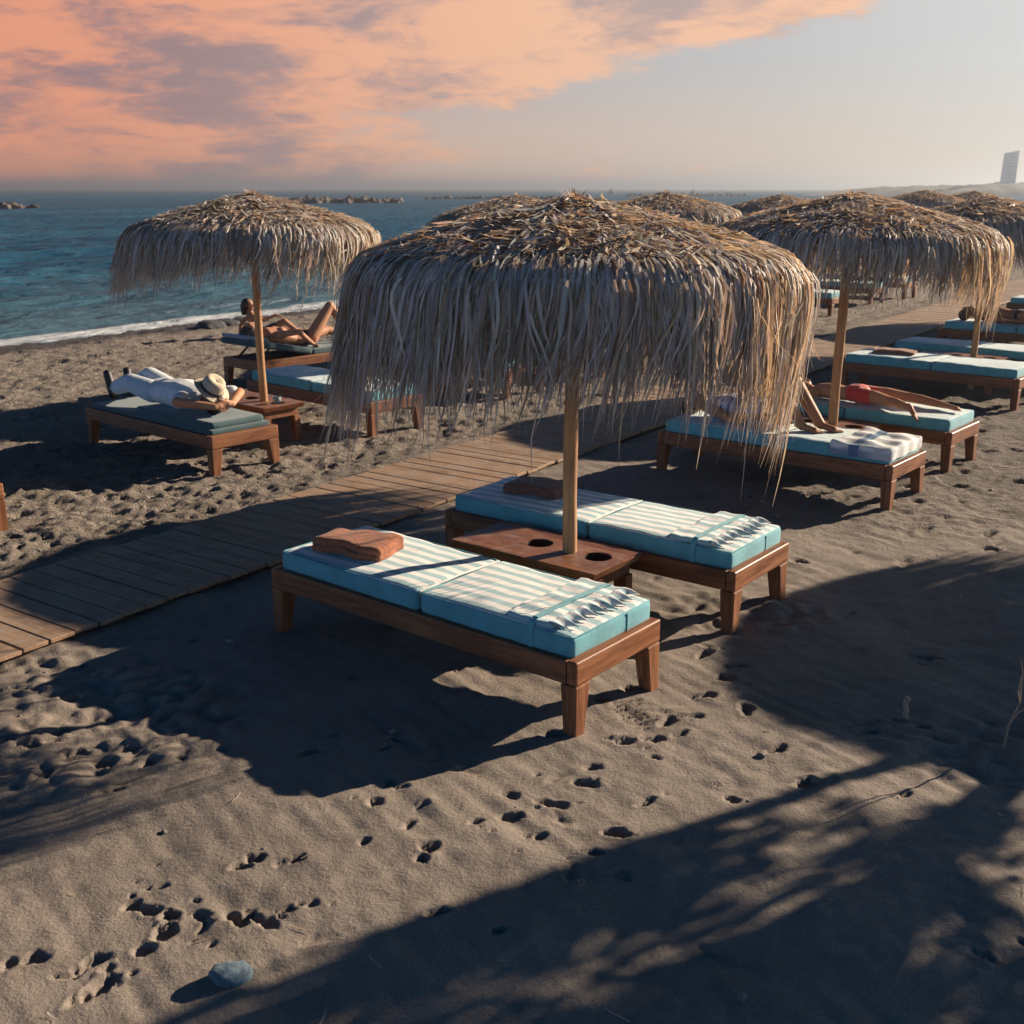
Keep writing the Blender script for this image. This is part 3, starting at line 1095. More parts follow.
def make_table(loc, t, label):
    root = empty('side_table', loc, t, label, 'table', 'small wooden tables between the loungers')
    bm = bmesh.new()
    hx, hy = 0.49, 0.235

    def sh(p):
        q = p.copy()
        if p.z < 0.34:
            q.x *= 0.955
            q.y *= 0.93
        return q
    hexa(bm, (-hx, -hy, 0.328), (hx, hy, 0.372), 0.004, 2, sh)
    top = from_bm('table_top', bm, M_TABLE, root)
    cut = bmesh.new()
    for hxp in (-0.055, 0.335):
        bmesh.ops.create_cone(cut, cap_ends=True, segments=40, radius1=0.077, radius2=0.077, depth=0.3, matrix=Matrix.Translation((hxp, 0.02, 0.35)))
    cme = bpy.data.meshes.new('cutter')
    cut.to_mesh(cme)
    cut.free()
    co = bpy.data.objects.new('cutter', cme)
    COL.objects.link(co)
    co.matrix_world = Matrix.Translation(loc) @ Matrix.Rotation(t, 4, 'Z')
    bpy.context.view_layer.update()
    bake(top, ('BOOLEAN', dict(operation='DIFFERENCE', object=co, solver='EXACT')))
    bpy.data.objects.remove(co)
    for x in (-0.055, 0.335):
        bm = bmesh.new()
        lathe(bm, [(0.0765, 0.368), (0.0765, 0.26), (0.074, 0.26), (0.001, 0.26)], 32, (x, 0.02, 0))
        from_bm('cup_well', bm, M_DARKWOOD, root)
    bm = bmesh.new()
    hexa(bm, (-0.43, -0.19, 0.255), (0.43, -0.168, 0.3275))
    hexa(bm, (-0.43, 0.168, 0.255), (0.43, 0.19, 0.3275))
    hexa(bm, (-0.43, -0.167, 0.255), (-0.408, 0.167, 0.3275))
    hexa(bm, (0.408, -0.167, 0.255), (0.43, 0.167, 0.3275))
    from_bm('apron', bm, M_TEAK, root)
    for sx in (-1, 1):
        for sy in (-1, 1):
            bm = bmesh.new()

            def sh2(p, sx=sx, sy=sy):
                q = p.copy()
                if p.z < 0.1:
                    if abs(p.x) < 0.40: q.x += sx * 0.03
                    if abs(p.y) < 0.15: q.y += sy * 0.02
                return q
            xs = sorted((sx * 0.36, sx * 0.445))
            ys = sorted((sy * 0.13, sy * 0.20))
            hexa(bm, (xs[0], ys[0], -0.06), (xs[1], ys[1], 0.2545), 0.004, 2, sh2)
            from_bm('leg', bm, M_TEAKZ, root)
    return root


table1 = make_table(loc_pt(B1, -1.035, 1.13), -0.675, 'nearest small wooden table with two cup holes, the near umbrella pole standing through it')
tables = [(U2, -0.723, 'small wooden table right of the man in the hat with a glass on it'),
          (U3, TA, 'low table hidden behind the lounger with the white and blue towel'),
          (U5, TA, 'table behind the brown towel, between two blue loungers at the right'),
          (U7, TA, 'far table between the loungers at the right picture edge'),
          (U4, TA, 'far table seen through the nearest umbrella fringe'),
          (U6, TA, 'far table across the boardwalk behind the golden fringe'),
          (U8, TA, 'distant table across the boardwalk near the second pole')]
TAB = [table1]
for (U, t, lab) in tables:
    c = copy_tree(table1)
    ex = Vector((math.cos(t), math.sin(t), 0))
    c.location = U - ex * 0.168
    c.rotation_euler = (0, 0, t)
    c['label'] = lab
    TAB.append(c)

# ------------------------------------------------------------------ THATCHED UMBRELLAS


def strips(P, W, wdir, cols):
    """P: (n,k,3) centre lines, W: (n,k) widths, wdir: (n,k,3) -> verts, quads, colours"""
    n, k, _ = P.shape
    L = P - wdir * W[..., None] / 2
    Rr = P + wdir * W[..., None] / 2
    V = np.stack([L, Rr], 2).reshape(-1, 3)
    base = (np.arange(n) * k * 2)[:, None] + (np.arange(k - 1) * 2)[None]
    Fq = np.stack([base, base + 1, base + 3, base + 2], -1).reshape(-1, 4)
    C = np.repeat(cols, k * 2, 0)
    return V, Fq, C


PAL = np.array([(0.60, 0.565, 0.520), (0.66, 0.600, 0.520), (0.55, 0.430, 0.300), (0.34, 0.260, 0.185), (0.72, 0.67, 0.59), (0.50, 0.460, 0.405)])


def strand_cols(rg, n, w):
    w = np.array(w, float) / sum(w)
    c = PAL[rg.choice(len(PAL), n, p=w)]
    c = c * rg.uniform(0.75, 1.2, (n, 1)) * (1 + rg.uniform(-.06, .06, (n, 3)))
    return np.concatenate([np.clip(c, 0, 0.8), np.ones((n, 1))], 1)


RIM = 1.17


def roof_z(r):
    q = np.clip(r / RIM, 0, 1.2)
    return 2.21 - 0.27 * q - 0.075 * q ** 9


def len_at(phi):
    """hanging length by azimuth (0 = towards the camera, positive to the right)"""
    keys = np.radians([-180, -130, -95, -65, -35, -5, 20, 40, 58, 76, 100, 125, 150, 180])
    vals = [0.66, 0.76, 0.86, 0.80, 0.64, 0.56, 0.60, 0.70, 0.76, 0.88, 0.76, 0.60, 0.62, 0.66]
    return np.interp(phi, keys, vals)


def make_thatch(seed, n_roof, n_clump, per, lean, lf=1.0):
    rg = np.random.RandomState(seed)
    # ---- roof: many short dry leaf pieces laid like shingles, pointing down the slope
    n = n_roof
    rad = RIM * np.sqrt(rg.uniform(0.0, 1.0, n)) * 1.0
    ph = rg.uniform(-PI, PI, n)
    ln = rg.uniform(0.06, 0.20, n)
    tw = rg.normal(0, 0.55, n)
    wild = rg.rand(n) < 0.32
    tw[wild] = rg.uniform(-PI, PI, wild.sum())
    k = 4
    s = np.linspace(0, 1, k)
    lump = 0.008 * np.sin(ph * 5 + seed) * np.sin(rad * 9 + seed) + 0.006 * np.sin(ph * 11 + rad * 7)
    er = np.stack([np.sin(ph), -np.cos(ph), 0 * ph], -1)
    et = np.stack([np.cos(ph), np.sin(ph), 0 * ph], -1)
    dirv = er * np.cos(tw)[:, None] + et * np.sin(tw)[:, None]
    wv = -er * np.sin(tw)[:, None] + et * np.cos(tw)[:, None]
    start = er * rad[:, None]
    P = start[:, None, :] + dirv[:, None, :] * (ln[:, None] * s)[..., None]
    rr2 = np.hypot(P[..., 0], P[..., 1])
    lift = rg.uniform(0.006, 0.03, n)[:, None] + lump[:, None] + (rg.normal(0.006, 0.013, n))[:, None] * s
    over = np.clip(rr2 - (RIM - 0.03), 0, 1)
    newr = np.where(over > 0, RIM - 0.03 + 0.055 * (1 - np.exp(-over / 0.055)), rr2)
    P[..., :2] *= (newr / np.maximum(rr2, 1e-6))[..., None]
    drop = over - (newr - (RIM - 0.03)) * (over > 0)
    P[..., 2] = roof_z(np.minimum(newr, RIM)) + lift - drop - 0.010 * np.sin(s * PI) * rg.rand(n)[:, None]
    W = rg.uniform(0.008, 0.024, n)[:, None] * np.array([0.7, 1.0, 0.85, 0.12])[None]
    tilt = rg.normal(0, 0.35, n)
    wd = wv[:, None, :] * np.ones((1, k, 1))
    wd = wd * np.cos(tilt)[:, None, None] + np.array([0, 0, 1.0]) * np.sin(tilt)[:, None, None]
    V1, F1, C1 = strips(P, W, wd, strand_cols(rg, n, (3, 3.2, 2.6, 1.2, 2.0, 2)))
    # crown tuft
    n = 70
    ph = rg.uniform(-PI, PI, n)
    up = rg.uniform(0.15, 1.2, n)
    ln = rg.uniform(0.06, 0.16, n)
    P = np.zeros((n, k, 3))
    P[..., 0] = (np.sin(ph) * np.cos(up) * ln)[:, None] * s
    P[..., 1] = (-np.cos(ph) * np.cos(up) * ln)[:, None] * s
    P[..., 2] = 2.20 + (np.sin(up) * ln * 0.5)[:, None] * s
    wd = np.stack([np.cos(ph), np.sin(ph), 0 * ph], -1)[:, None, :] * np.ones((1, k, 1))
    V2, F2, C2 = strips(P, np.full((n, k), 0.016) * np.array([1, .9, .7, .1])[None], wd, strand_cols(rg, n, (2, 3, 2, 1, 2, 1)))
    # the matted layer under the loose pieces
    nr_, na = 14, 72
    rv = np.linspace(0.02, RIM - 0.06, nr_)
    av = np.linspace(-PI, PI, na, endpoint=False)
    A_, B_ = np.meshgrid(rv, av, indexing='ij')
    Zc = roof_z(A_) - 0.015 + 0.012 * np.sin(B_ * 7 + A_ * 8)
    V3 = np.stack([A_ * np.sin(B_), -A_ * np.cos(B_), Zc], -1).reshape(-1, 3)
    I = np.arange(nr_ * na).reshape(nr_, na)
    F3 = np.stack([I[:-1], np.roll(I, -1, 1)[:-1], np.roll(I, -1, 1)[1:], I[1:]], -1).reshape(-1, 4)
    C3 = np.tile(np.array([[0.20, 0.15, 0.105, 1.0]]), (len(V3), 1))
    roof = np_mesh('thatch_roof', np.concatenate([V1, V2, V3]), np.concatenate([F1, F2 + len(V1), F3 + len(V1) + len(V2)]))
    C = np.concatenate([C1, C2, C3])
    at = roof.color_attributes.new('strand', 'FLOAT_COLOR', 'POINT')
    at.data.foreach_set('color', C.astype(np.float32).ravel())
    # ---- fringe: clumps of long hanging leaf ribbons
    nc = n_clump
    cph = rg.uniform(-PI, PI, nc)
    clen = rg.uniform(0.72, 1.12, nc)
    csw = rg.normal(0, 0.045, nc)
    cro = rg.normal(0.0, 0.03, nc)
    crad = rg.uniform(-0.15, 0.0, nc)
    ci = np.repeat(np.arange(nc), per)
    n = nc * per
    ph = cph[ci] + rg.normal(0, 0.045, n)
    phw = (ph + PI) % (2 * PI) - PI
    L = lf * len_at(phw) * clen[ci] * rg.uniform(0.60, 1.12, n)
    longer = rg.rand(n) < 0.05
    L[longer] *= rg.uniform(1.1, 1.35, longer.sum())
    k = 10
    s = np.linspace(0, 1, k) ** 1.15
    r0 = RIM + crad[ci] + rg.normal(0, 0.03, n)
    er = np.stack([np.sin(ph), -np.cos(ph), 0 * ph], -1)
    et = np.stack([np.cos(ph), np.sin(ph), 0 * ph], -1)
    out = rg.uniform(0.05, 0.085, n)
    # radial: springs out over the rim, then hangs
    rad = r0[:, None] - 0.06 + out[:, None] * (1 - np.exp(-s * 9))[None] + (cro[ci] * 0.8 - 0.03 + rg.normal(0, 0.018, n))[:, None] * s ** 2
    tan = (csw[ci] + rg.normal(0, 0.05, n))[:, None] * s ** 1.6 + rg.normal(0, 0.012, n)[:, None] * np.sin(s * PI * 2)[None]
    z0 = roof_z(np.minimum(r0, RIM)) + rg.uniform(0.0, 0.045, n)
    # run down the roof to the rim, then hang
    run = np.clip(RIM - r0, 0.01, 1)[:, None]
    along = s[None, :] * L[:, None]
    onroof = np.clip(along / run, 0, 1)
    rad = r0[:, None] + run * onroof + 0.045 * (1 - np.exp(-np.clip(along - run, 0, 9) / 0.05)) - 0.01 + (cro[ci] * 0.8 - 0.03 + rg.normal(0, 0.018, n))[:, None] * s ** 2
    z = z0[:, None] - 0.30 * run * onroof - np.clip(along - run * 0.75, 0, 9)
    P = er[:, None, :] * rad[..., None] + et[:, None, :] * tan[..., None]
    P[..., 2] = z
    wind = np.array(lean)[None, None, :] * (1 + 0.5 * np.clip(-np.sin(ph), 0, 1))[:, None, None] * (s ** 1.7)[None, :, None] * L[:, None, None]
    P = P + wind
    # ragged kinks in the thin ends
    kink = rg.normal(0, 1, (n, k, 3)) * 0.006 * (s ** 2)[None, :, None]
    kink[..., 2] *= 0.4
    P = P + kink
    W = rg.uniform(0.006, 0.0195, n)[:, None] * np.array([0.7, 0.9, 1.0, 1.0, 0.97, 0.90, 0.76, 0.56, 0.32, 0.06])[None]
    tw0 = rg.normal(0, 0.55, n)
    tw1 = rg.normal(0, 0.6, n)
    tws = tw0[:, None] + tw1[:, None] * s[None]
    wd = et[:, None, :] * np.cos(tws)[..., None] + er[:, None, :] * np.sin(tws)[..., None]
    V1, F1, C1 = strips(P, W, wd, strand_cols(rg, n, (3, 2.4, 2.2, 1.3, 0.9, 2.5)))
    # thin frayed threads among the ribbons
    n = nc * 5
    k = 10
    ph = rg.uniform(-PI, PI, n)
    phw = (ph + PI) % (2 * PI) - PI
    er = np.stack([np.sin(ph), -np.cos(ph), 0 * ph], -1)
    et = np.stack([np.cos(ph), np.sin(ph), 0 * ph], -1)
    st0 = rg.uniform(0.0, 0.60, n)
    Lw = lf * len_at(phw) * rg.uniform(0.2, 0.5, n) * (1.0 - 0.4 * st0)
    ss = np.linspace(0, 1, k)
    radw = RIM + rg.uniform(-0.10, 0.065, n)[:, None] + rg.normal(0, 0.06, n)[:, None] * ss ** 2
    tanw = rg.normal(0, 0.10, n)[:, None] * ss ** 1.5 + rg.normal(0, 0.012, (n, k)) * ss
    zw = roof_z(np.array(RIM)) - (st0 * lf * len_at(phw))[:, None] - Lw[:, None] * ss
    zw = np.maximum(zw, roof_z(np.array(RIM)) - (lf * len_at(phw) * 1.05)[:, None] + 0.1 * (ss - 1)[None])
    P = er[:, None, :] * radw[..., None] + et[:, None, :] * tanw[..., None]
    P[..., 2] = zw + rg.normal(0, 0.004, (n, k))
    P = P + np.array(lean)[None, None, :] * ((st0[:, None] + ss) ** 1.7 * 0.5)[..., None]
    aw = rg.uniform(-PI, PI, n)
    wd = et * np.cos(aw)[:, None] + er * np.sin(aw)[:, None]
    V4, F4, C4 = strips(P, rg.uniform(0.0025, 0.007, n)[:, None] * np.linspace(1, .25, k)[None], wd[:, None, :] * np.ones((1, k, 1)), strand_cols(rg, n, (1.5, 3, 3, 1, 2, 1)))
    # a few stray ribbons lying across the rim
    n = 9
    ph0 = rg.uniform(-PI, PI, n)
    dph = rg.uniform(0.08, 0.28, n) * rg.choice([-1, 1], n)
    ss = np.linspace(0, 1, k)
    phs = ph0[:, None] + dph[:, None] * ss
    rads = RIM + 0.03 + rg.uniform(-.02, .03, n)[:, None] + 0.02 * np.sin(ss * PI)
    zz = roof_z(np.array(RIM)) - rg.uniform(-0.02, 0.14, n)[:, None] - rg.uniform(0.05, 0.30, n)[:, None] * ss ** 1.5
    P = np.stack([rads * np.sin(phs), -rads * np.cos(phs), zz], -1)
    wd = np.zeros_like(P)
    wd[..., 2] = 1
    V2, F2, C2 = strips(P, np.full((n, k), 0.012) * np.linspace(1, .3, k)[None], wd, strand_cols(rg, n, (1, 2, 3, 1, 2, 1)))
    fr = np_mesh('fringe', np.concatenate([V1, V2, V4]), np.concatenate([F1, F2 + len(V1), F4 + len(V1) + len(V2)]))
    C = np.concatenate([C1, C2, C4])
    at = fr.color_attributes.new('strand', 'FLOAT_COLOR', 'POINT')
    at.data.foreach_set('color', C.astype(np.float32).ravel())
    roof.materials.append(M_THATCH)
    fr.materials.append(M_THATCH)
    return roof, fr


def make_umbrella(name_lab, seed, n_roof, n_clump, per, lean=(-0.09, -0.05, 0), lf=1.0):
    root = empty('thatched_umbrella', (0, 0, 0), 0, name_lab, 'umbrella', 'palm thatched beach umbrellas')
    bm = bmesh.new()
    pts, rad = [], []
    for i in range(15):
        z = -0.15 + 2.30 * i / 14
        pts.append((0.006 * math.sin(z * 3 + seed), 0.005 * math.cos(z * 2.3), z))
        rad.append(0.041 - 0.003 * i / 14 + 0.0015 * math.sin(i * 2.1))
    tube(bm, pts, rad, 14)
    from_bm('pole', bm, M_POLE, root, True)
    for i in range(8):
        a = 2 * PI * i / 8 + 0.2
        bm = bmesh.new()
        tube(bm, [(0.03 * math.sin(a), 0.03 * math.cos(a), 2.10), (RIM * 0.97 * math.sin(a), RIM * 0.97 * math.cos(a), 1.825)], [0.016, 0.011], 8)
        from_bm('rib', bm, M_POLE, root, True)
    roof, fr = make_thatch(seed, n_roof, n_clump, per, lean, lf)
    for nm, me_ in (('thatch_roof', roof), ('fringe', fr)):
        o = bpy.data.objects.new(nm, me_)
        COL.objects.link(o)
        o.parent = root
    return root


umb1 = make_umbrella('big straw umbrella nearest the camera, long ragged fringe hanging over the striped loungers', 21, 11000, 400, 17)
umb1.location = U1
umb1.scale = (0.955, 0.955, 1.0)
umb2 = make_umbrella('straw umbrella at the left standing over the man in the hat, sea behind it', 33, 7500, 270, 12, (-0.20, -0.05, 0), 0.74)
umb2.location = U2
umb2.scale = (0.92, 0.92, 1.0)
umb3 = make_umbrella('straw umbrella right of the near one, its pole behind the white and blue towel', 47, 7500, 270, 12, (-0.05, -0.02, 0), 0.78)
umb3.location = U3
umb3.scale = (0.98, 0.98, 1.0)
far = [(umb2, U5, 2.2, 'straw umbrella at the right edge, its pole behind the lounger with the brown towel'),
       (umb3, U7, 1.1, 'straw umbrella half cut by the right picture edge, shading the lying person'),
       (umb2, U9, 4.0, 'farthest umbrella of the inland row, sliver at the right picture edge'),
       (umb3, U4, 2.6, 'straw umbrella directly behind the near one, its top left peeking out'),
       (umb2, U6, 1.3, 'straw umbrella top seen just right behind the near canopy'),
       (umb3, U8, 4.4, 'smaller distant umbrella top between the near canopy and the right one'),
       (umb2, U10, 5.4, 'distant umbrella hidden mostly behind the right canopy'),
       (umb3, U12, 3.3, 'tiny far umbrella top above the right end of the right canopy'),
       (umb2, U14, 0.8, 'tiny farthest umbrella top of the seaside row near the headland'),
       (umb3, Vector((6.8, 7.95, 0)), 0.7, 'umbrella standing outside the picture right of the loungers, casting its round shadow')]
UMB = [umb1, umb2, umb3]
for (src, p, rz, lab) in far:
    c = copy_tree(src)
    c.location = p
    c.rotation_euler = (0, 0, rz)
    s = random.uniform(0.90, 1.0) if p != U4 else 0.88
    c.scale = (s, s, random.uniform(0.97, 1.01))
    c.rotation_euler = (random.uniform(-.03, .03), random.uniform(-.03, .03), rz)
    c['label'] = lab
    UMB.append(c)

# ------------------------------------------------------------------ TOWELS, GLASS, HAT


def towel_bm(lx, ly, h, layers=3, seed=0, wav=0.006):
    bm = bmesh.new()
    rg = np.random.RandomState(seed)
    zz = 0.0
    for i in range(layers):
        hh = h / layers
        ox, oy = rg.uniform(-.008, .008, 2)
        sd_ = rg.uniform(0, 9)

        def disp(q, n, sd_=sd_):
            return np.array([0.004 * math.sin(q[1] * 40 + sd_), 0.005 * math.sin(q[0] * 28 + sd_),
                             wav * (math.sin(q[0] * 13 + seed) * math.sin(q[1] * 11 + seed) + 0.5 * math.sin(q[0] * 31 + sd_))
                             - (0.35 * h if i == layers - 1 else 0.1 * h) * max(0, abs(q[0]) / (lx / 2) - 0.72) / 0.28 * 0.6])
        rounded_box(bm, (-lx / 2 + ox, -ly / 2 + oy, zz), (lx / 2 + ox, ly / 2 + oy, zz + hh * 1.06), hh * 0.48, 0.018, disp)
        zz += hh
    return bm


def place(o, B, a, b, z, rz):
    p = loc_pt(B, a, b, z)
    o.location = p
    o.rotation_euler = (0, 0, B[1] + rz)


tw = from_bm('towel', towel_bm(0.42, 0.245, 0.080, 2, 3, 0.008), M_TERRA, None, True)
place(tw, B1, -1.615, 0.27, MZ + 0.008, R(14))
tag(tw, 'folded terracotta towel on the head end of the nearest striped lounger', 'towel', 'folded bath towels on loungers')
tw2 = from_bm('towel', towel_bm(0.38, 0.26, 0.066, 1, 8, 0.005), M_BROWNT, None, True)
place(tw2, B2, -1.56, 0.37, MZ + 0.008, R(8))
tag(tw2, 'dark brown folded towel with a pale stitched motif on the second striped lounger', 'towel', 'folded bath towels on loungers')
bm = bmesh.new()
for ring, cnt in ((0.0, 1), (0.022, 6), (0.045, 10), (0.066, 12)):
    for i in range(cnt):
        a = 2 * PI * i / cnt + ring * 9
        bmesh.ops.create_icosphere(bm, subdivisions=1, radius=0.0052, matrix=Matrix.Translation((0.02 + ring * 1.35 * math.cos(a), ring * 0.95 * math.sin(a), 0.0665)) @ Matrix.Diagonal((1.5, 1, 0.6, 1)))
from_bm('stitched_motif', bm, M_MOTIF, tw2)
tw3 = from_bm('towel', towel_bm(0.46, 0.22, 0.05, 2, 5), mat_towel('rust_terry', (0.25, 0.115, 0.07)), None, True)
place(tw3, (PA5[0][0], PA5[0][1]), -1.50, 0.36, MZ + 0.006, R(10))
tag(tw3, 'long rust brown towel on the blue lounger behind the child', 'towel', 'folded bath towels on loungers')


# white and blue cotton towel draped over the foot of lounger 3
def mat_check():
    m, t, p = new_mat('white_blue_cotton')
    o = coords(t)
    x, y, z = t.sep(o)
    wob = t.math('MULTIPLY', t.math('SUBTRACT', t.noise(o, 9, 3, 0.5), 0.5), 0.03)
    xx = t.math('ADD', x, wob)
    b1 = t.ramp(t.math('ABSOLUTE', t.math('ADD', xx, 0.315)), 0.035, 0.050, 1, 0)
    yz = t.math('ADD', t.math('SUBTRACT', y, t.math('MULTIPLY', z, 0.8)), wob)
    b2 = t.math('MULTIPLY', t.ramp(t.math('ABSOLUTE', t.math('ADD', yz, 0.265)), 0.03, 0.06, 1, 0), t.ramp(xx, -0.25, -0.15, 1, 0.5))
    f = t.math('MAXIMUM', t.math('MULTIPLY', b1, 0.95), t.math('MULTIPLY', b2, 0.75))
    f = t.math('MULTIPLY', f, t.ramp(t.noise(o, 60, 3, 0.7), 0.2, 0.5, 0.7, 1))
    t.put(p.inputs['Base Color'], t.mix(f, (0.64, 0.64, 0.61), (0.045, 0.12, 0.23)))
    p.inputs['Roughness'].default_value = 0.9
    t.put(p.inputs['Normal'], t.bump(t.noise(o, 25, 4, 0.6), 0.4, 0.01))
    return m


bm = bmesh.new()


def tdisp(q, n):
    w = 0.004 * math.sin(q[0] * 23 + q[1] * 9) + 0.004 * math.sin(q[1] * 31 + q[0] * 13)
    return np.array(n) * w + np.array([0, 0, w if q[2] > 0.43 else 0.004 * math.sin(q[0] * 34)])


rounded_box(bm, (-0.50, 0.024, 0.345), (-0.036, 0.666, 0.452), 0.022, 0.025, tdisp)
# open underneath: it is a cloth laid over the mattress
bmesh.ops.delete(bm, geom=[f for f in bm.faces if f.calc_center_median().z < 0.360], context='FACES')
cover = from_bm('towel', bm, mat_check(), None, True)
cover.location, cover.rotation_euler = B3[0], (0, 0, B3[1])
tag(cover, 'white cotton towel with blue bands draped over a lounger foot', 'towel')

# glass on the far left table
m_glass, t_, p_ = new_mat('clear_glass')
p_.inputs['Transmission Weight'].default_value = 0.85
p_.inputs['Roughness'].default_value = 0.05
p_.inputs['Base Color'].default_value = (0.75, 0.85, 0.9, 1)
bm = bmesh.new()
lathe(bm, [(0.001, 0.003), (0.036, 0.003), (0.042, 0.062), (0.039, 0.062), (0.033, 0.010), (0.001, 0.010)], 24)
g = from_bm('glass', bm, m_glass, None, True)
g.location = U2 + Vector((math.cos(-0.723), math.sin(-0.723), 0)) * 0.13 + Vector((0.05, -0.02, 0.372))
tag(g, 'short clear glass on the table beside the left umbrella pole', 'glass')

# ------------------------------------------------------------------ PEOPLE


def capsule(bm, p0, p1, r0, r1, flat=None):
    p0, p1 = Vector(p0), Vector(p1)
    pts = []
    for p, r_ in ((p0, r0), (p1, r1)):
        tmp = bmesh.new()
        bmesh.ops.create_icosphere(tmp, subdivisions=2, radius=r_)
        for v in tmp.verts:
            c = v.co.copy()
            if flat:
                c = Vector((c.x * flat[0], c.y * flat[1], c.z * flat[2]))
            pts.append(bm.verts.new(p + c))
        tmp.free()
    res = bmesh.ops.convex_hull(bm, input=pts)
    junk = [g_ for g_ in res['geom_interior'] + res['geom_unused'] if isinstance(g_, bmesh.types.BMVert) and g_.is_valid]
    if junk:
        bmesh.ops.delete(bm, geom=list(set(junk)), context='VERTS')


def grow(name, caps, mat, parent, voxel=0.009, smooth=6):
    bm = bmesh.new()
    for c in caps:
        sub = bmesh.new()
        capsule(sub, *c)
        tmp = bpy.data.meshes.new('tmp')
        sub.to_mesh(tmp)
        sub.free()
        bm.from_mesh(tmp)
        bpy.data.meshes.remove(tmp)
    o = from_bm(name, bm, mat, parent, True)
    bake(o, ('REMESH', dict(mode='VOXEL', voxel_size=voxel, use_smooth_shade=True)), ('SMOOTH', dict(factor=0.5, iterations=smooth)))
    return o


def limb(pts, rads, flat=None):
    return [(a, b, ra, rb) + ((flat,) if flat else ()) for a, b, ra, rb in zip(pts, pts[1:], rads, rads[1:])]


def foot(ankle, direction, toe_up=(0, 0, 1), size=1.0):
    a = Vector(ankle)
    d = Vector(direction).normalized()
    heel = a - d * 0.045 * size
    ball = a + d * 0.125 * size
    out = [(a, heel, 0.036 * size, 0.030 * size), (heel, ball, 0.030 * size, 0.030 * size)]
    side = d.cross(Vector(toe_up)).normalized()
    for i in range(5):
        o = side * (i - 2) * 0.017 * size
        out.append((ball + o * 0.8, ball + o + d * (0.062 - 0.007 * i) * size, 0.014 * size, (0.0125 - 0.0012 * i) * size))
    return out


def hand(wrist, direction, palm_n, thumb_side=1, curl=0.35, size=1.0):
    w = Vector(wrist)
    d = Vector(direction).normalized()
    n = Vector(palm_n)
    n = (n - d * n.dot(d)).normalized()
    s = d.cross(n) * thumb_side
    out = [(w, w + d * 0.045 * size, 0.026 * size, 0.024 * size)]
    for i in range(4):
        b = w + d * 0.085 * size + s * (1.5 - i) * 0.021 * size
        out.append((w + d * 0.02 * size + s * (1.5 - i) * 0.013 * size, b, 0.015 * size, 0.0115 * size))
        l1 = (0.042, 0.047, 0.044, 0.034)[i] * size
        m1 = b + (d * math.cos(curl) + n * math.sin(curl)) * l1
        m2 = m1 + (d * math.cos(curl * 2.2) + n * math.sin(curl * 2.2)) * l1 * 0.8
        out.append((b, m1, 0.0105 * size, 0.0095 * size))
        out.append((m1, m2, 0.0095 * size, 0.008 * size))
    t0 = w + d * 0.025 * size + s * 0.022 * size
    t1 = t0 + (d * 0.6 + s * 0.8) * 0.045 * size
    out.append((t0, t1, 0.014 * size, 0.011 * size))
    out.append((t1, t1 + (d * 0.95 + s * 0.2) * 0.032 * size, 0.011 * size, 0.009 * size))
    return out


def head_caps(c, up, face, size=1.0):
    """skull, jaw, nose, ears around centre c; up = crown direction, face = facing direction"""
    c, up, face = Vector(c), Vector(up).normalized(), Vector(face)
    face = (face - up * face.dot(up)).normalized()
    s = up.cross(face)
    k = size
    return [(c + up * 0.030 * k - face * 0.020 * k, c + up * 0.032 * k + face * 0.022 * k, 0.082 * k, 0.076 * k),
            (c + face * 0.020 * k, c - up * 0.075 * k + face * 0.052 * k, 0.066 * k, 0.034 * k),
            (c + up * 0.012 * k + face * 0.085 * k, c - up * 0.022 * k + face * 0.108 * k, 0.010 * k, 0.014 * k),
            (c - up * 0.052 * k + face * 0.088 * k - s * 0.016 * k, c - up * 0.052 * k + face * 0.088 * k + s * 0.016 * k, 0.011 * k, 0.011 * k),
            (c + s * 0.074 * k - up * 0.018 * k, c + s * 0.080 * k + up * 0.018 * k, 0.013 * k, 0.016 * k),
            (c - s * 0.074 * k - up * 0.018 * k, c - s * 0.080 * k + up * 0.018 * k, 0.013 * k, 0.016 * k)]


def face_bits(c, up, face, parent, size=1.0):
    c, up, face = Vector(c), Vector(up).normalized(), Vector(face)
    face = (face - up * face.dot(up)).normalized()
    s = up.cross(face)
    for sg in (-1, 1):
        bm = bmesh.new()
        bmesh.ops.create_icosphere(bm, subdivisions=2, radius=0.011 * size, matrix=Matrix.Translation(c + (up * 0.012 + face * 0.080 + s * 0.031 * sg) * size))
        from_bm('eye', bm, M_HAIR, parent, True)


# --- man in white on lounger 4: on his back, head towards the camera end, hands clasped behind the head
man = empty('person', B4[0], B4[1], 'man lying in white shirt and pale trousers, hands clasped behind his head', 'person')
z0 = 0.43
hd = (-0.44, 0.33, z0 + 0.105)
caps = head_caps(hd, (1, 0, 0.15), (0, 0, 1))
caps += limb([(-0.50, .33, z0 + .09), (-0.62, .33, z0 + .10)], [0.055, 0.062])
caps += limb([(-0.66, .33, z0 + .105), (-0.85, .33, z0 + .115), (-1.10, .33, z0 + .10), (-1.22, .33, z0 + .10)], [.10, .115, .10, .105], (1, 1.45, 1))
for s in (-1, 1):
    caps += limb([(-0.66, .33 + .15 * s, z0 + .11), (-0.49, .33 + .315 * s, z0 + .13), (-0.285, .33 + .085 * s, z0 + .085)], [.055, .043, .030])
    caps += hand((-0.285, .33 + .085 * s, z0 + .085), (0.15, -s, 0.12), (-1, 0, 0.3), 1 if s > 0 else -1, 0.5)
    kz = .185 if s > 0 else .15
    caps += limb([(-1.22, .33 + .085 * s, z0 + .10), (-1.56, .33 + .10 * s, z0 + kz), (-1.88, .33 + .09 * s, z0 + .03)], [.085, .062, .042])
grow('body', caps, M_SKIN, man, 0.008)
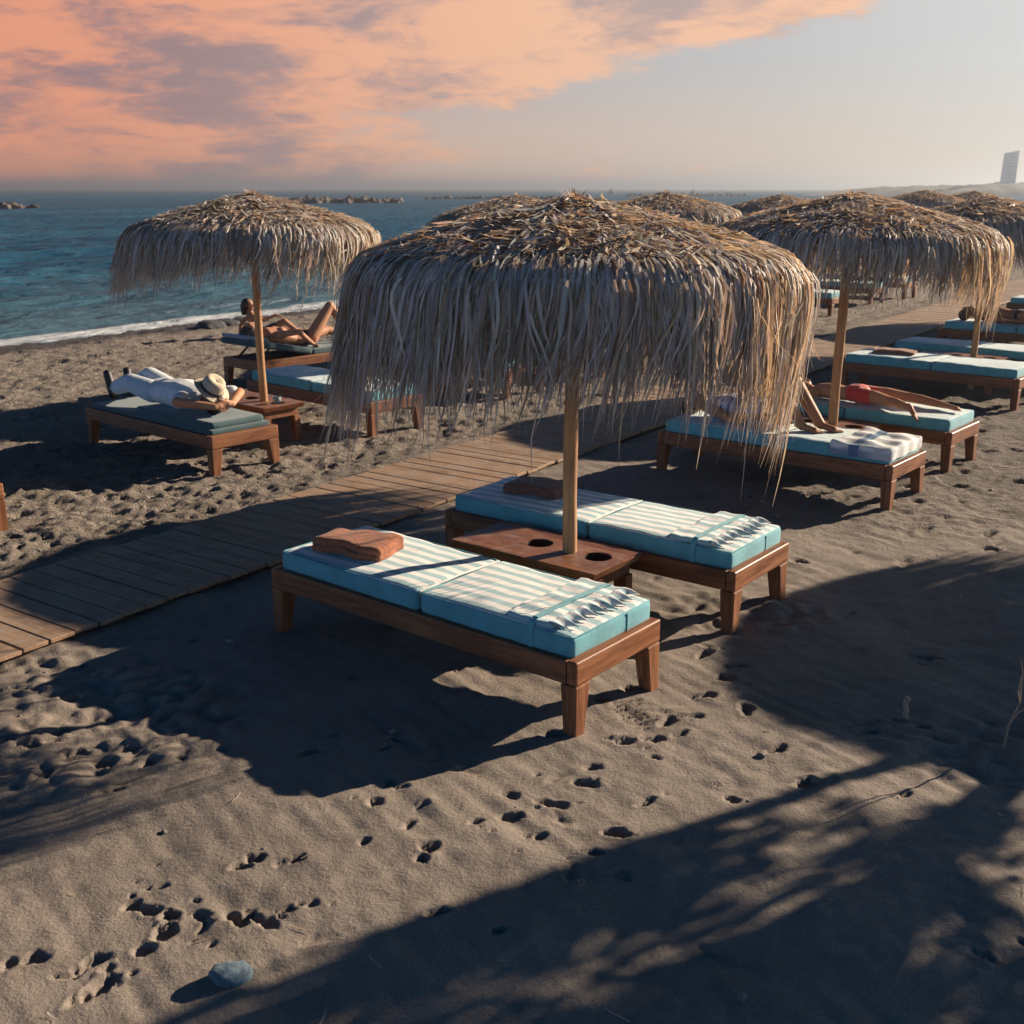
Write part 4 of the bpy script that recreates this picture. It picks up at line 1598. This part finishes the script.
shirt = limb([(-0.645, .33, z0 + .108), (-0.85, .33, z0 + .12), (-1.10, .33, z0 + .108), (-1.20, .33, z0 + .105)], [.108, .130, .115, .115], (1, 1.45, 1))
for s in (-1, 1):
    shirt += limb([(-0.66, .33 + .15 * s, z0 + .112), (-0.535, .33 + .268 * s, z0 + .128)], [.072, .066])
o = grow('shirt', shirt, M_SHIRT, man, 0.010, 4)
bake(o, ('DISPLACE', dict(strength=0.016, mid_level=0.5, texture=None))) if False else None
tr_ = limb([(-1.14, .33, z0 + .102), (-1.24, .33, z0 + .103)], [.108, .112], (1, 1.42, 1))
for s in (-1, 1):
    kz = .185 if s > 0 else .15
    tr_ += limb([(-1.22, .33 + .085 * s, z0 + .105), (-1.56, .33 + .10 * s, z0 + kz), (-1.80, .33 + .093 * s, z0 + kz * .25 + .045)], [.103, .084, .070])
grow('trousers', tr_, M_TROUSER, man, 0.010, 4)
sh_ = []
for s in (-1, 1):
    sh_ += limb([(-1.865, .33 + .09 * s, z0 + .05), (-1.90, .33 + .09 * s, z0 + .0), (-1.955, .33 + .10 * s, z0 + .19)], [.052, .045, .040])
grow('shoes', sh_, M_SHOE, man, 0.010)
hb = [(Vector(hd) + Vector((0.05, 0, -0.02)), Vector(hd) + Vector((0.02, 0, -0.035)), 0.085, 0.085)]
grow('hair', hb, M_HAIR, man, 0.009)
# hat lying over his face
hat = empty('straw_hat', loc_pt(B4, -0.43, 0.325, 0.635), B4[1], 'pale straw hat with dark ribbon resting over the lying man\'s face', 'hat')
hat.rotation_euler = (R(-8), R(36), B4[1])
bm = bmesh.new()
rings = lathe(bm, [(0.150, -0.012), (0.140, -0.004), (0.098, 0.0), (0.094, 0.012), (0.088, 0.075), (0.076, 0.104), (0.050, 0.108), (0.02, 0.094), (0.001, 0.090)], 36)
for v in bm.verts:
    v.co.x *= 1.12
    if math.hypot(v.co.x, v.co.y) > 0.11:
        v.co.z += 0.030 * (v.co.y / 0.15) ** 2 - 0.014
o = from_bm('crown', bm, M_STRAW, hat, True)
bake(o, ('SOLIDIFY', dict(thickness=0.004)))
bm = bmesh.new()
lathe(bm, [(0.0975, 0.004), (0.0965, 0.028)], 36)
for v in bm.verts:
    v.co.x *= 1.12
from_bm('ribbon', bm, M_BAND, hat, True)

# --- woman on lounger 6 (head at the raised near-left end, knees up)
w6 = empty('person', B6[0], B6[1], 'tanned woman sunbathing on her back near the water, one knee raised, face to the sun', 'person')


def p6(a, b, h):
    """a along the bed from its head end (0) to the foot, on the raised back when a < .86"""
    if a < 0.86:
        c, s_ = math.cos(R(11)), math.sin(R(11))
        d = 0.86 - a
        return (-0.86 + d * c - h * s_, b, 0.41 + d * s_ + h * c)
    return (-a, b, 0.40 + h)


bc = 0.335
caps = head_caps(p6(.16, bc, .115), Vector(p6(0, bc, .10)) - Vector(p6(.3, bc, .10)), Vector((-.25, 0.1, 1)))
caps += limb([p6(.25, bc, .09), p6(.36, bc, .085)], [.048, .055])
caps += limb([p6(.38, bc, .09), p6(.56, bc, .10), p6(.76, bc, .085), p6(.93, bc, .10), p6(1.0, bc, .10)], [.085, .10, .078, .095, .095], (1, 1.4, 1))
caps += [(p6(.53, bc - .075, .155), p6(.56, bc - .075, .15), .05, .05), (p6(.53, bc + .075, .155), p6(.56, bc + .075, .15), .05, .05)]
for s in (-1, 1):
    if s > 0:      # camera side: elbow out, forearm lying back across the hip
        arm = [p6(.40, bc + .155, .10), p6(.66, bc + .25, .17), p6(.93, bc + .20, .05)]
        caps += limb(arm, [.046, .036, .025])
        caps += hand(arm[2], Vector(arm[2]) - Vector(arm[1]), (0, 0, -1), -1, 0.3, 0.92)
        leg = [p6(1.0, bc + .09, .10), p6(1.30, bc + .10, .47), p6(1.66, bc + .09, .06)]
    else:
        arm = [p6(.40, bc - .155, .10), p6(.66, bc - .27, .05), p6(.90, bc - .24, .03)]
        caps += limb(arm, [.046, .036, .025])
        caps += hand(arm[2], Vector(arm[2]) - Vector(arm[1]), (0, 0, -1), 1, 0.3, 0.92)
        leg = [p6(1.0, bc - .09, .10), p6(1.42, bc - .15, .14), p6(1.82, bc - .10, .06)]
    caps += limb(leg, [.090, .058, .036])
    caps += foot(leg[2], (-1, 0, -.1 if s > 0 else .5), (0, 0, 1), 0.95)
grow('body', caps, M_SKIN, w6, 0.008)
bik = limb([p6(.93, bc, .10), p6(1.0, bc, .10)], [.099, .100], (1, 1.4, 1))
grow('swim_bottom', bik, M_BIKINI, w6, 0.010, 3)
face_bits(p6(.16, bc, .115), Vector(p6(0, bc, .10)) - Vector(p6(.3, bc, .10)), Vector((-.25, 0.1, 1)), w6)
hc = Vector(p6(.12, bc, .10))
grow('hair', [(hc, hc + Vector((.05, 0, -.05)), .088, .085), (hc, hc + Vector((.0, .05, -.08)), .085, .06)], M_HAIR_B, w6, 0.009)

# --- dark haired person reclining on the sand by the water
g0 = gp(262, 338, -0.03)
sit = empty('person', g0, R(20), 'dark haired person sitting on the sand by the water, one arm stretched out', 'person')
caps = head_caps((-0.22, 0.0, 0.60), (-.1, 0, 1), (1, -0.5, 0))
caps += limb([(-0.20, 0, .50), (-.17, 0, .44)], [.05, .055])
caps += limb([(-0.17, 0, .40), (-.11, 0, .25), (-.02, 0, .10)], [.095, .10, .11], (1, 1.35, 1))
caps += limb([(-.16, -.15, .41), (.02, -.20, .34), (.24, -.16, .42)], [.046, .037, .026])
caps += hand((.24, -.16, .42), (1, .1, -.2), (0, 0, -1), 1, 0.5)
caps += limb([(-.18, .15, .41), (-.34, .22, .22), (-.36, .26, .02)], [.046, .037, .026])
caps += hand((-.36, .26, .03), (-1, .2, 0), (0, 0, -1), 1, 0.15)
caps += limb([(.02, -.09, .10), (.40, -.14, .30), (.70, -.12, .06)], [.085, .058, .038])
caps += foot((.70, -.12, .05), (1, 0, -.1))
caps += limb([(.02, .09, .10), (.46, .18, .11), (.84, .20, .06)], [.085, .058, .038])
caps += foot((.84, .20, .05), (1, 0, .3))
grow('body', caps, M_SKIN_D, sit, 0.009)
grow('hair', [((-.24, 0, .635), (-.27, 0.01, .58), .092, .085), ((-.27, 0.01, .60), (-.29, .02, .46), .08, .05)], M_HAIR, sit, 0.010)
grow('swim_shorts', limb([(-.05, 0, .12), (.03, 0, .11)], [.122, .124], (1, 1.32, 1)) + [((.02, -.09, .10), (.22, -.115, .205), .098, .086), ((.02, .09, .10), (.24, .135, .11), .098, .086)], M_BIKINI, sit, 0.011, 3)
face_bits((-0.22, 0.0, 0.60), (-.1, 0, 1), (1, -0.5, 0), sit)
sit.scale = (0.88, 0.88, 0.88)

# --- woman behind the fringe on lounger 3: on her back, knees bent, feet flat
w3 = empty('person', B3[0], B3[1], 'woman in white and blue striped top lying with bent knees behind the hanging fringe', 'person')
z0 = MZ
by = 0.37
caps = head_caps((-1.86, by, z0 + .10), (-1, 0, .1), (0, -.2, 1))
caps += limb([(-1.77, by, z0 + .08), (-1.68, by, z0 + .09)], [.048, .054])
caps += limb([(-1.66, by, z0 + .095), (-1.50, by, z0 + .10), (-1.30, by, z0 + .085), (-1.14, by, z0 + .10), (-1.08, by, z0 + .10)], [.085, .10, .08, .096, .096], (1, 1.4, 1))
for s in (-1, 1):
    arm = [(-1.62, by + .155 * s, z0 + .10), (-1.40, by + .24 * s, z0 + .06), (-1.17, by + .19 * s, z0 + .10)]
    caps += limb(arm, [.046, .036, .025])
    caps += hand(arm[2], Vector(arm[2]) - Vector(arm[1]), (0, 0, -1), s, 0.4, .92)
    leg = [(-1.09, by + .085 * s, z0 + .10), (-1.05 + .03 * s, by + .075 * s, z0 + .36), (-0.81 + .05 * s, by - .01 + .065 * s, z0 + .045)]
    caps += limb(leg, [.098, .062, .037])
    caps += foot(leg[2], (1, -.12, -.18), (0, 0, 1), 0.95)
grow('body', caps, M_SKIN_D, w3, 0.008)
top_ = limb([(-1.66, by, z0 + .097), (-1.50, by, z0 + .105), (-1.30, by, z0 + .095), (-1.10, by, z0 + .108)], [.092, .118, .105, .115], (1, 1.4, 1))
top_ += [((-1.12, by - .12, z0 + .06), (-1.04, by - .16, z0 + .03), .05, .03)]
grow('striped_top', top_, M_TOPSTRIPE, w3, 0.009, 3)
grow('hair', [((-1.90, by, z0 + .09), (-1.93, by, z0 + .06), .088, .085)], M_HAIR, w3, 0.009)
face_bits((-1.86, by, z0 + .10), (-1, 0, .1), (0, -.2, 1), w3)

# --- child in red swim shorts, face down on lounger 3b
ch = empty('person', B3b[0], B3b[1], 'child in red swim shorts lying face down, one foot over the mattress edge', 'person')
z0 = MZ + 0.008
by = 0.30
caps = head_caps((-1.58, by + .02, z0 + .085), (-1, 0, .05), (0.1, -1, .25), .95)
caps += limb([(-1.50, by, z0 + .075), (-1.42, by, z0 + .075)], [.042, .05])
caps += limb([(-1.41, by, z0 + .078), (-1.30, by, z0 + .085), (-1.16, by, z0 + .075), (-1.03, by, z0 + .095), (-0.97, by, z0 + .09)], [.072, .082, .072, .088, .082], (1, 1.42, 1))
for s in (-1, 1):
    arm = [(-1.39, by + .13 * s, z0 + .07), (-1.54, by + .24 * s, z0 + .05), (-1.72, by + .10 * s, z0 + .035)]
    caps += limb(arm, [.038, .031, .022])
    caps += hand(arm[2], Vector(arm[2]) - Vector(arm[1]), (0, 0, -1), -s, 0.15, .85)
legs = [[(-0.97, by - .07, z0 + .085), (-0.66, by - .115, z0 + .07), (-0.395, by - .26, z0 + .055)],
        [(-0.97, by + .08, z0 + .085), (-0.60, by + .19, z0 + .075), (-0.20, by + .135, z0 + .045)]]
for leg in legs:
    caps += limb([leg[0], tuple((Vector(leg[0]) + Vector(leg[1])) / 2 + Vector((0, 0, .008))), leg[1], tuple(Vector(leg[1]).lerp(Vector(leg[2]), .35) + Vector((0, 0, .006))), leg[2]], [.078, .070, .050, .048, .030])
caps += foot(legs[0][2], (.55, -.45, -.42), (1, 0, .2), .86)
caps += foot(legs[1][2], (1, -.15, -.12), (0, 0, -1), .86)
grow('body', caps, M_SKIN, ch, 0.007)
grow('swim_shorts', limb([(-1.07, by, z0 + .09), (-1.0, by, z0 + .093)], [.090, .094], (1, 1.4, 1)) + [((-0.98, by - .07, z0 + .085), (-0.87, by - .088, z0 + .082), .084, .078), ((-0.98, by + .08, z0 + .085), (-0.87, by + .11, z0 + .082), .084, .078)], M_RED, ch, 0.008, 3)
grow('hair', [((-1.615, by + .035, z0 + .095), (-1.63, by + .03, z0 + .085), .080, .078)], M_HAIR_B, ch, 0.008)
face_bits((-1.58, by + .02, z0 + .085), (-1, 0, .05), (0.1, -1, .25), ch, .95)

ch.scale = (0.90, 0.90, 0.90)
ch.location = loc_pt(B3b, -0.35 * 0.10, 0.28 * 0.10, 0.438 * 0.10)

# --- far person lying on the lounger at the right edge
fp = empty('person', PA7[0][0], PA7[0][1], 'distant tanned person lying on a lounger at the right picture edge', 'person')
caps = head_caps((-1.72, .33, z0 + .10), (-1, 0, .1), (0, 0, 1))
caps += limb([(-1.63, .33, z0 + .08), (-1.54, .33, z0 + .09)], [.05, .06])
caps += limb([(-1.50, .33, z0 + .10), (-1.30, .33, z0 + .11), (-1.08, .33, z0 + .09), (-0.94, .33, z0 + .10)], [.10, .11, .09, .10], (1, 1.4, 1))
for s in (-1, 1):
    arm = [(-1.48, .33 + .17 * s, z0 + .10), (-1.22, .33 + .24 * s, z0 + .07), (-0.98, .33 + .22 * s, z0 + .06)]
    caps += limb(arm, [.048, .038, .027])
    caps += hand(arm[2], Vector(arm[2]) - Vector(arm[1]), (0, 0, -1), s, 0.3)
    leg = [(-0.94, .33 + .09 * s, z0 + .10), (-0.52, .33 + .12 * s, z0 + .12), (-0.12, .33 + .12 * s, z0 + .06)]
    caps += limb(leg, [.095, .062, .04])
    caps += foot(leg[2], (.4, .3 * s, 1), (-1, 0, 0))
grow('body', caps, M_SKIN_D, fp, 0.010)
grow('hair', [((-1.76, .33, z0 + .09), (-1.78, .33, z0 + .07), .09, .088)], M_HAIR, fp, 0.010)
grow('swim_shorts', limb([(-1.02, .33, z0 + .10), (-0.94, .33, z0 + .10)], [.105, .108], (1, 1.38, 1)), M_BIKINI, fp, 0.011, 3)

# ------------------------------------------------------------------ SMALL THINGS ON THE SAND
def rock_mesh(name, mat, size, seed, flat=0.6):
    bm = bmesh.new()
    bmesh.ops.create_icosphere(bm, subdivisions=4, radius=1)
    rg = np.random.RandomState(seed)
    dirs = rg.normal(size=(9, 3))
    dirs /= np.linalg.norm(dirs, axis=1)[:, None]
    offs = rg.uniform(0.72, 0.95, 9)
    for v in bm.verts:
        n_ = np.array(v.co)
        k_ = 1.0
        for d_, o_ in zip(dirs, offs):
            dd = n_ @ d_
            if dd > 0:
                k_ = min(k_, o_ / max(dd, 1e-3))
        k_ *= 1 + 0.03 * math.sin(n_[0] * 7 + seed) * math.sin(n_[1] * 6 + n_[2] * 5)
        v.co = Vector(n_ * k_) * size
        v.co.z *= flat
    return from_bm(name, bm, mat, None, True)


M_STONE = mat_plain('blue_grey_stone', (0.085, 0.135, 0.165), 0.7, 0.35, 60, bump=0.5)
st = rock_mesh('stone', M_STONE, 0.052, 9, 0.66)
for v in st.data.vertices:
    c_ = v.co / 0.052
    v.co *= 1 + 0.05 * math.sin(c_.x * 5 + 1) * math.sin(c_.y * 4.3 + c_.z * 3) + 0.02 * math.sin(c_.x * 17 + c_.y * 13) * math.sin(c_.z * 15)
st.scale = (1.25, 0.95, 1.0)
q = gp(231, 970, 0.03)
st.location = (q.x, q.y, ground(q.x, q.y) + 0.016)
st.rotation_euler = (0.1, 0.2, 0.5)
tag(st, 'blue grey stone lying alone on the sand at the lower left', 'stone')

M_DRIFT = mat_plain('weathered_wood', (0.34, 0.25, 0.17), 0.8, 0.3, 90, bump=0.5)
bm = bmesh.new()
tube(bm, [(0, 0, -0.05), (0.004, 0, 0.04), (-0.003, 0.004, 0.07), (0.006, 0, 0.10)], [0.013, 0.012, 0.011, 0.014], 9)
peg = from_bm('wooden_peg', bm, M_DRIFT, None, True)
q = gp(905, 716, 0)
peg.location = (q.x, q.y, ground(q.x, q.y))
tag(peg, 'short weathered wooden peg sticking up from the sand at the right', 'peg')
bm = bmesh.new()
tube(bm, [(0, 0, -0.03), (0.015, 0.01, 0.10), (0.045, 0.0, 0.21), (0.05, 0.02, 0.30), (0.075, 0.03, 0.40)], [0.006, 0.005, 0.004, 0.003, 0.002], 6)
tube(bm, [(0.045, 0.0, 0.21), (0.02, -0.02, 0.27), (0.025, -0.03, 0.36), (0.01, -0.03, 0.42)], [0.0035, 0.003, 0.0025, 0.0015], 6)
tube(bm, [(0.015, 0.01, 0.10), (0.06, 0.03, 0.15), (0.10, 0.03, 0.17)], [0.003, 0.0025, 0.0015], 6)
twig = from_bm('dry_twig', bm, M_DRIFT, None, True)
q = gp(1003, 748, 0)
twig.location = (q.x, q.y, ground(q.x, q.y))
tag(twig, 'thin bare forked twig standing in the sand at the right edge', 'twig')
# lumps of firm sand round the peg
M_ROCKS = mat_plain('dark_rock', (0.045, 0.043, 0.045), 0.85, 0.4, 8, bump=0.6)
for i, (px, py, s, lab) in enumerate(((212, 330, 0.30, 'low dark rock at the waterline, leftmost of the dark rocks'),
                                      (226, 327, 0.27, 'low dark rock at the waterline, middle one of the dark rocks'),
                                      (240, 325, 0.24, 'low dark rock at the waterline beside the dark haired person'))):
    o = rock_mesh('shore_rock', M_ROCKS, s, 20 + i, 0.42)
    q = gp(px, py, -0.05)
    o.location = (q.x, q.y, ground(q.x, q.y) + 0.02)
    o.rotation_euler = (0, 0, i * 1.3)
    tag(o, lab, 'rock', 'dark rocks at the waterline')

# bits of straw blown off the thatch and small pebbles, far too many to count
rg = np.random.RandomState(77)
n = 700
uu_ = rg.uniform(-2, 13, n)
nn2 = np.where(rg.rand(n) < 0.5, rg.uniform(-4, 4.9, n), rg.uniform(6.2, 14, n))
px_ = U_DIR[0] * uu_ + N_DIR[0] * nn2
py_ = U_DIR[1] * uu_ + N_DIR[1] * nn2
k = 4
aa = rg.uniform(0, 2 * PI, n)
dv2 = np.stack([np.cos(aa), np.sin(aa), 0 * aa], -1)
wv2 = np.stack([-np.sin(aa), np.cos(aa), 0 * aa], -1)
ll2 = rg.uniform(0.015, 0.10, n)
ss2 = np.linspace(-.5, .5, k)
P = np.stack([px_, py_, 0 * px_], -1)[:, None, :] + dv2[:, None, :] * (ll2[:, None] * ss2)[..., None]
P = P + wv2[:, None, :] * (ll2[:, None] * 0.12 * rg.normal(0, 1, (n, 1)) * np.sin(ss2 * 3)[None])[..., None]
P[..., 2] = sand_h(P[..., 0], P[..., 1]) + 0.004 + rg.uniform(0, 0.006, (n, 1)) * np.abs(ss2)[None] * 3
V1, F1, C1 = strips(P, np.full((n, k), 1.0) * rg.uniform(0.002, 0.006, (n, 1)), wv2[:, None, :] * np.ones((1, k, 1)), strand_cols(rg, n, (1, 2, 2, 3, 1, 1)))
me = np_mesh('straw_litter', V1, F1)
me.color_attributes.new('strand', 'FLOAT_COLOR', 'POINT').data.foreach_set('color', C1.astype(np.float32).ravel())
tag(link_mesh('straw_litter', me, M_THATCH), kind='stuff')
bm = bmesh.new()
for i in range(420):
    u_, n_ = rg.uniform(-2, 12), (rg.uniform(-4, 4.9) if i % 2 else rg.uniform(6.2, 13))
    x, y = U_DIR * u_ + N_DIR * n_
    r_ = 0.004 + 0.016 * rg.rand() ** 4
    bmesh.ops.create_icosphere(bm, subdivisions=1, radius=1, matrix=Matrix.Translation((x, y, ground(x, y) + r_ * .25)) @ Matrix.Rotation(rg.rand() * 6, 4, 'Z') @ Matrix.Diagonal((r_ * rg.uniform(.9, 1.6), r_, r_ * .7, 1)))
tag(from_bm('pebbles', bm, mat_plain('pebble_stone', (0.13, 0.12, 0.115), 0.8, 0.6, 9), None, True), kind='stuff')

# ------------------------------------------------------------------ FAR THINGS
M_BREAK = mat_plain('breakwater_rock', (0.10, 0.076, 0.062), 0.9, 0.45, 0.5, bump=0.6)


def breakwater(px0, px1, py, depth_z, h, label, seed, nrk):
    a, b = gp(px0, py, SEA_Z), gp(px1, py, SEA_Z)
    rg = np.random.RandomState(seed)
    bm = bmesh.new()
    L_ = (b - a).length
    for i in range(nrk):
        t_ = rg.rand()
        p = a.lerp(b, t_)
        env = math.sin(PI * min(max(t_, 0.03), 0.97)) ** 0.5 * (0.65 + 0.5 * math.sin(t_ * 23 + seed) * math.sin(t_ * 9))
        sz = h * rg.uniform(0.35, 0.75)
        z = SEA_Z + rg.uniform(-0.25, 0.42) * h * max(env, 0.2)
        mtx = Matrix.Translation((p.x + rg.normal(0, h * .6), p.y + rg.normal(0, h * 1.2), z)) @ Matrix.Rotation(rg.rand() * 6, 4, 'Z') @ Matrix.Rotation(rg.rand() * 6, 4, 'X') @ Matrix.Diagonal((sz * rg.uniform(.8, 1.5), sz * rg.uniform(.7, 1.1), sz * rg.uniform(.5, .9), 1))
        r_ = bmesh.ops.create_icosphere(bm, subdivisions=1, radius=1, matrix=mtx)
        for v in r_['verts']:
            v.co += Vector(rg.normal(0, 0.12 * sz, 3))
    o = from_bm('breakwater', bm, M_BREAK)
    tag(o, label, 'breakwater', 'rock breakwaters offshore')


breakwater(-90, 24, 208.5, 0, 1.1, 'brown rock breakwater at the left picture edge', 2, 150)
breakwater(286, 396, 203.0, 0, 1.35, 'long rock breakwater offshore right of the left umbrella top', 3, 260)
breakwater(425, 560, 199.0, 0, 1.1, 'thin dark breakwater behind the top of the near umbrella', 4, 160)
breakwater(628, 742, 196.2, 0, 1.4, 'faint far breakwater right of the near umbrella top', 5, 200)

M_BOAT = mat_plain('boat_paint', (0.10, 0.10, 0.11), 0.6)
M_BOATC = mat_plain('boat_cabin', (0.35, 0.33, 0.32), 0.6)
for (px, s, lab) in ((611, 1.0, 'tiny dark boat on the horizon above the near umbrella'), (692, 0.8, 'tiny far boat on the horizon right of the near umbrella'), (918, 1.1, 'hazy boat on the horizon before the headland')):
    Yb = 560.0
    x = (px - 512) / F_PX * Yb * 0.97
    root = empty('boat', (x, Yb, SEA_Z), 0.3, lab, 'boat', 'boats on the horizon')
    bm = bmesh.new()
    L_ = 3.2 * s
    sec = [(-L_ / 2, 0.55, 0.9), (-L_ / 4, 0.75, 0.85), (L_ / 5, 0.7, 0.95), (L_ / 2, 0.05, 1.35)]
    prev = None
    for (sx_, w_, h_) in sec:
        ring = [bm.verts.new((sx_, -w_, h_)), bm.verts.new((sx_, -w_ * .5, -0.2)), bm.verts.new((sx_, w_ * .5, -0.2)), bm.verts.new((sx_, w_, h_))]
        if prev:
            for k in range(4):
                bm.faces.new((prev[k], prev[(k + 1) % 4], ring[(k + 1) % 4], ring[k]))
        else:
            bm.faces.new(ring)
        prev = ring
    bm.faces.new(prev)
    from_bm('hull', bm, M_BOAT, root)
    bm = bmesh.new()
    hexa(bm, (-L_ / 3, -0.45, 0.92), (0.0, 0.45, 2.1 * s), 0.05)
    from_bm('cabin', bm, M_BOATC, root)
    bm = bmesh.new()
    tube(bm, [(-0.4, 0, 2.0 * s), (-0.4, 0, 3.3 * s)], 0.06, 6)
    from_bm('mast', bm, M_BOAT, root)

# headland: low wooded hills along the far shore, right
rg = np.random.RandomState(9)
xs = np.linspace(0, 1, 160)
ds = np.linspace(-1, 1, 24)
A_, B_ = np.meshgrid(xs, ds, indexing='ij')
HX = 106 + A_ * 314 + B_ * 10
HY = 459 + B_ * 34 - A_ * 34
prof = sstep(0.0, 0.16, A_) * (3.5 + 5.5 * sstep(0.12, 0.42, A_) + 6.5 * sstep(0.27, 0.50, A_))
HZ = SEA_Z - 0.3 + (sstep(0.0, 0.10, A_) * 1.5 + prof * 0.50 + 1.0 * fbm(HX / 5, HY / 17, 4) * sstep(0, .15, A_)) * np.clip(1 - B_ ** 2, 0, 1) ** 0.6
V = np.stack([HX, HY, HZ], -1).reshape(-1, 3)
I = np.arange(160 * 24).reshape(160, 24)
Fq = np.stack([I[:-1, :-1], I[1:, :-1], I[1:, 1:], I[:-1, 1:]], -1).reshape(-1, 4)
hills = link_mesh('hills', np_mesh('hills', V, Fq), mat_plain('scrub_hill', (0.07, 0.075, 0.06), 0.95, 0.4, 0.15), smooth=True)
tag(hills, kind='structure')

# leaning tower block on the headland
M_TOWER = mat_plain('pale_concrete', (0.52, 0.52, 0.53), 0.7, 0.1, 0.4)
M_TWIN = mat_plain('tower_windows', (0.40, 0.41, 0.42), 0.4)
tx, ty = (1012 - 512) / F_PX * 448 * 0.955 - 0.8, 448.0
tower = empty('tower', (tx, ty, 0), -0.25, 'pale leaning tower block rising from the hazy headland at right', 'tower')
bm = bmesh.new()
hexa(bm, (-2.6, -1.7, 0), (2.6, 1.7, 15.2), 0.0, 1, lambda p: Vector((p.x + (0.1 if p.z > 1 else 0) + (0.5 if p.z > 1 and p.x < 0 else 0), p.y, p.z + (0.9 if p.x > 0 and p.z > 1 else 0))))
from_bm('shaft', bm, M_TOWER, tower)
for k in range(8):
    z = 6.0 + k * 1.05
    f_ = z / 15.2
    bm = bmesh.new()
    hexa(bm, (-2.35 + 0.55 * f_, -1.78, z), (2.45 + 0.1 * f_, -1.66, z + 0.45))
    from_bm('window_band', bm, M_TWIN, tower)

# ------------------------------------------------------------------ the tree outside the picture whose dappled shade lies at the lower right
M_BARK = mat_plain('grey_bark', (0.16, 0.12, 0.09), 0.9, 0.4, 25, bump=0.8)
m_leaf, t_, p_ = new_mat('tamarisk_leaf')
oi = t_.noise(coords(t_), 3.0, 3, 0.6)
t_.put(p_.inputs['Base Color'], t_.mix(t_.ramp(oi, .35, .65), (0.035, 0.060, 0.028), (0.075, 0.105, 0.050)))
p_.inputs['Roughness'].default_value = 0.6
tree = empty('tree', (5.55, 6.35, 0), 0, 'spreading tree outside the picture at the right, its dappled shade on the sand', 'tree')
bm = bmesh.new()
trunk_pts = [(0, 0, -0.2), (-0.03, 0.03, 0.6), (-0.02, 0.02, 1.25), (0.16, -0.28, 1.75), (0.40, -0.70, 2.2), (0.75, -1.2, 2.8)]
tube(bm, trunk_pts, [0.11, 0.095, 0.085, 0.08, 0.065, 0.03], 12)
rg = np.random.RandomState(14)
NV = np.array([0.515, -0.857, 0.0])        # across the light
SV = np.array([-0.857, -0.515, 0.0])       # along the light
limb_pts = [(-0.02, 0.02, 1.2), (-0.10, 0.14, 1.6), (-0.12, 0.18, 2.1), (-0.10, 0.15, 2.7), (-0.05, 0.1, 3.3)]
tube(bm, limb_pts, [0.055, 0.045, 0.04, 0.03, 0.012], 9)
clus = []
for i in range(95):
    z = 1.40 + 2.2 * rg.rand() ** 0.75
    no = -0.16 + 2.0 * rg.rand() ** 0.85
    so = rg.normal(0, 0.45)
    if z < 2.05 and rg.rand() < 0.62:
        continue
    p = NV * no + SV * so + np.array([0, 0, z])
    clus.append(p)
    root_ = np.array(trunk_pts[3]) if no > 0.5 else np.array(limb_pts[1 + (z > 2.1)])
    mid = (root_ + p) / 2 + rg.normal(0, 0.08, 3)
    tube(bm, [tuple(root_), tuple(mid), tuple(p)], [0.022, 0.014, 0.005], 6)
from_bm('trunk', bm, M_BARK, tree, True)
cen = np.array(clus)
nL = 130 * len(cen)
ci = np.repeat(np.arange(len(cen)), 130)
Pc = cen[ci] + rg.normal(0, 1, (nL, 3)) * np.array([0.15, 0.15, 0.12])
keepn = ((Pc - 0) @ NV) > -0.24
Pc = Pc[keepn]
nL = len(Pc)
dv = rg.normal(size=(nL, 3))
dv /= np.linalg.norm(dv, axis=1)[:, None]
wv = np.cross(dv, rg.normal(size=(nL, 3)))
wv /= np.linalg.norm(wv, axis=1)[:, None]
ll = rg.uniform(0.05, 0.11, nL)[:, None]
ww = rg.uniform(0.018, 0.035, nL)[:, None]
V = np.stack([Pc - dv * ll, Pc + wv * ww, Pc + dv * ll, Pc - wv * ww], 1).reshape(-1, 3)
me = np_mesh('crown', V, np.arange(nL * 4).reshape(-1, 4))
link_mesh('crown', me, m_leaf, tree)

# ------------------------------------------------------------------ HAZE
HAZE = 0.00095
if HAZE:
    m, t, p = new_mat('haze_air')
    m.node_tree.nodes.remove(p)
    vol = t.add('ShaderNodeVolumePrincipled')
    vol.inputs['Color'].default_value = (0.46, 0.50, 0.55, 1)
    vol.inputs['Density'].default_value = HAZE
    vol.inputs['Anisotropy'].default_value = 0.68
    t.l.new(vol.outputs[0], m.node_tree.nodes['Material Output'].inputs['Volume'])
    bm = bmesh.new()
    hexa(bm, (-16000, -4000, -45), (16000, 16000, 18))
    hz = from_bm('haze', bm, m)
    tag(hz, kind='stuff')
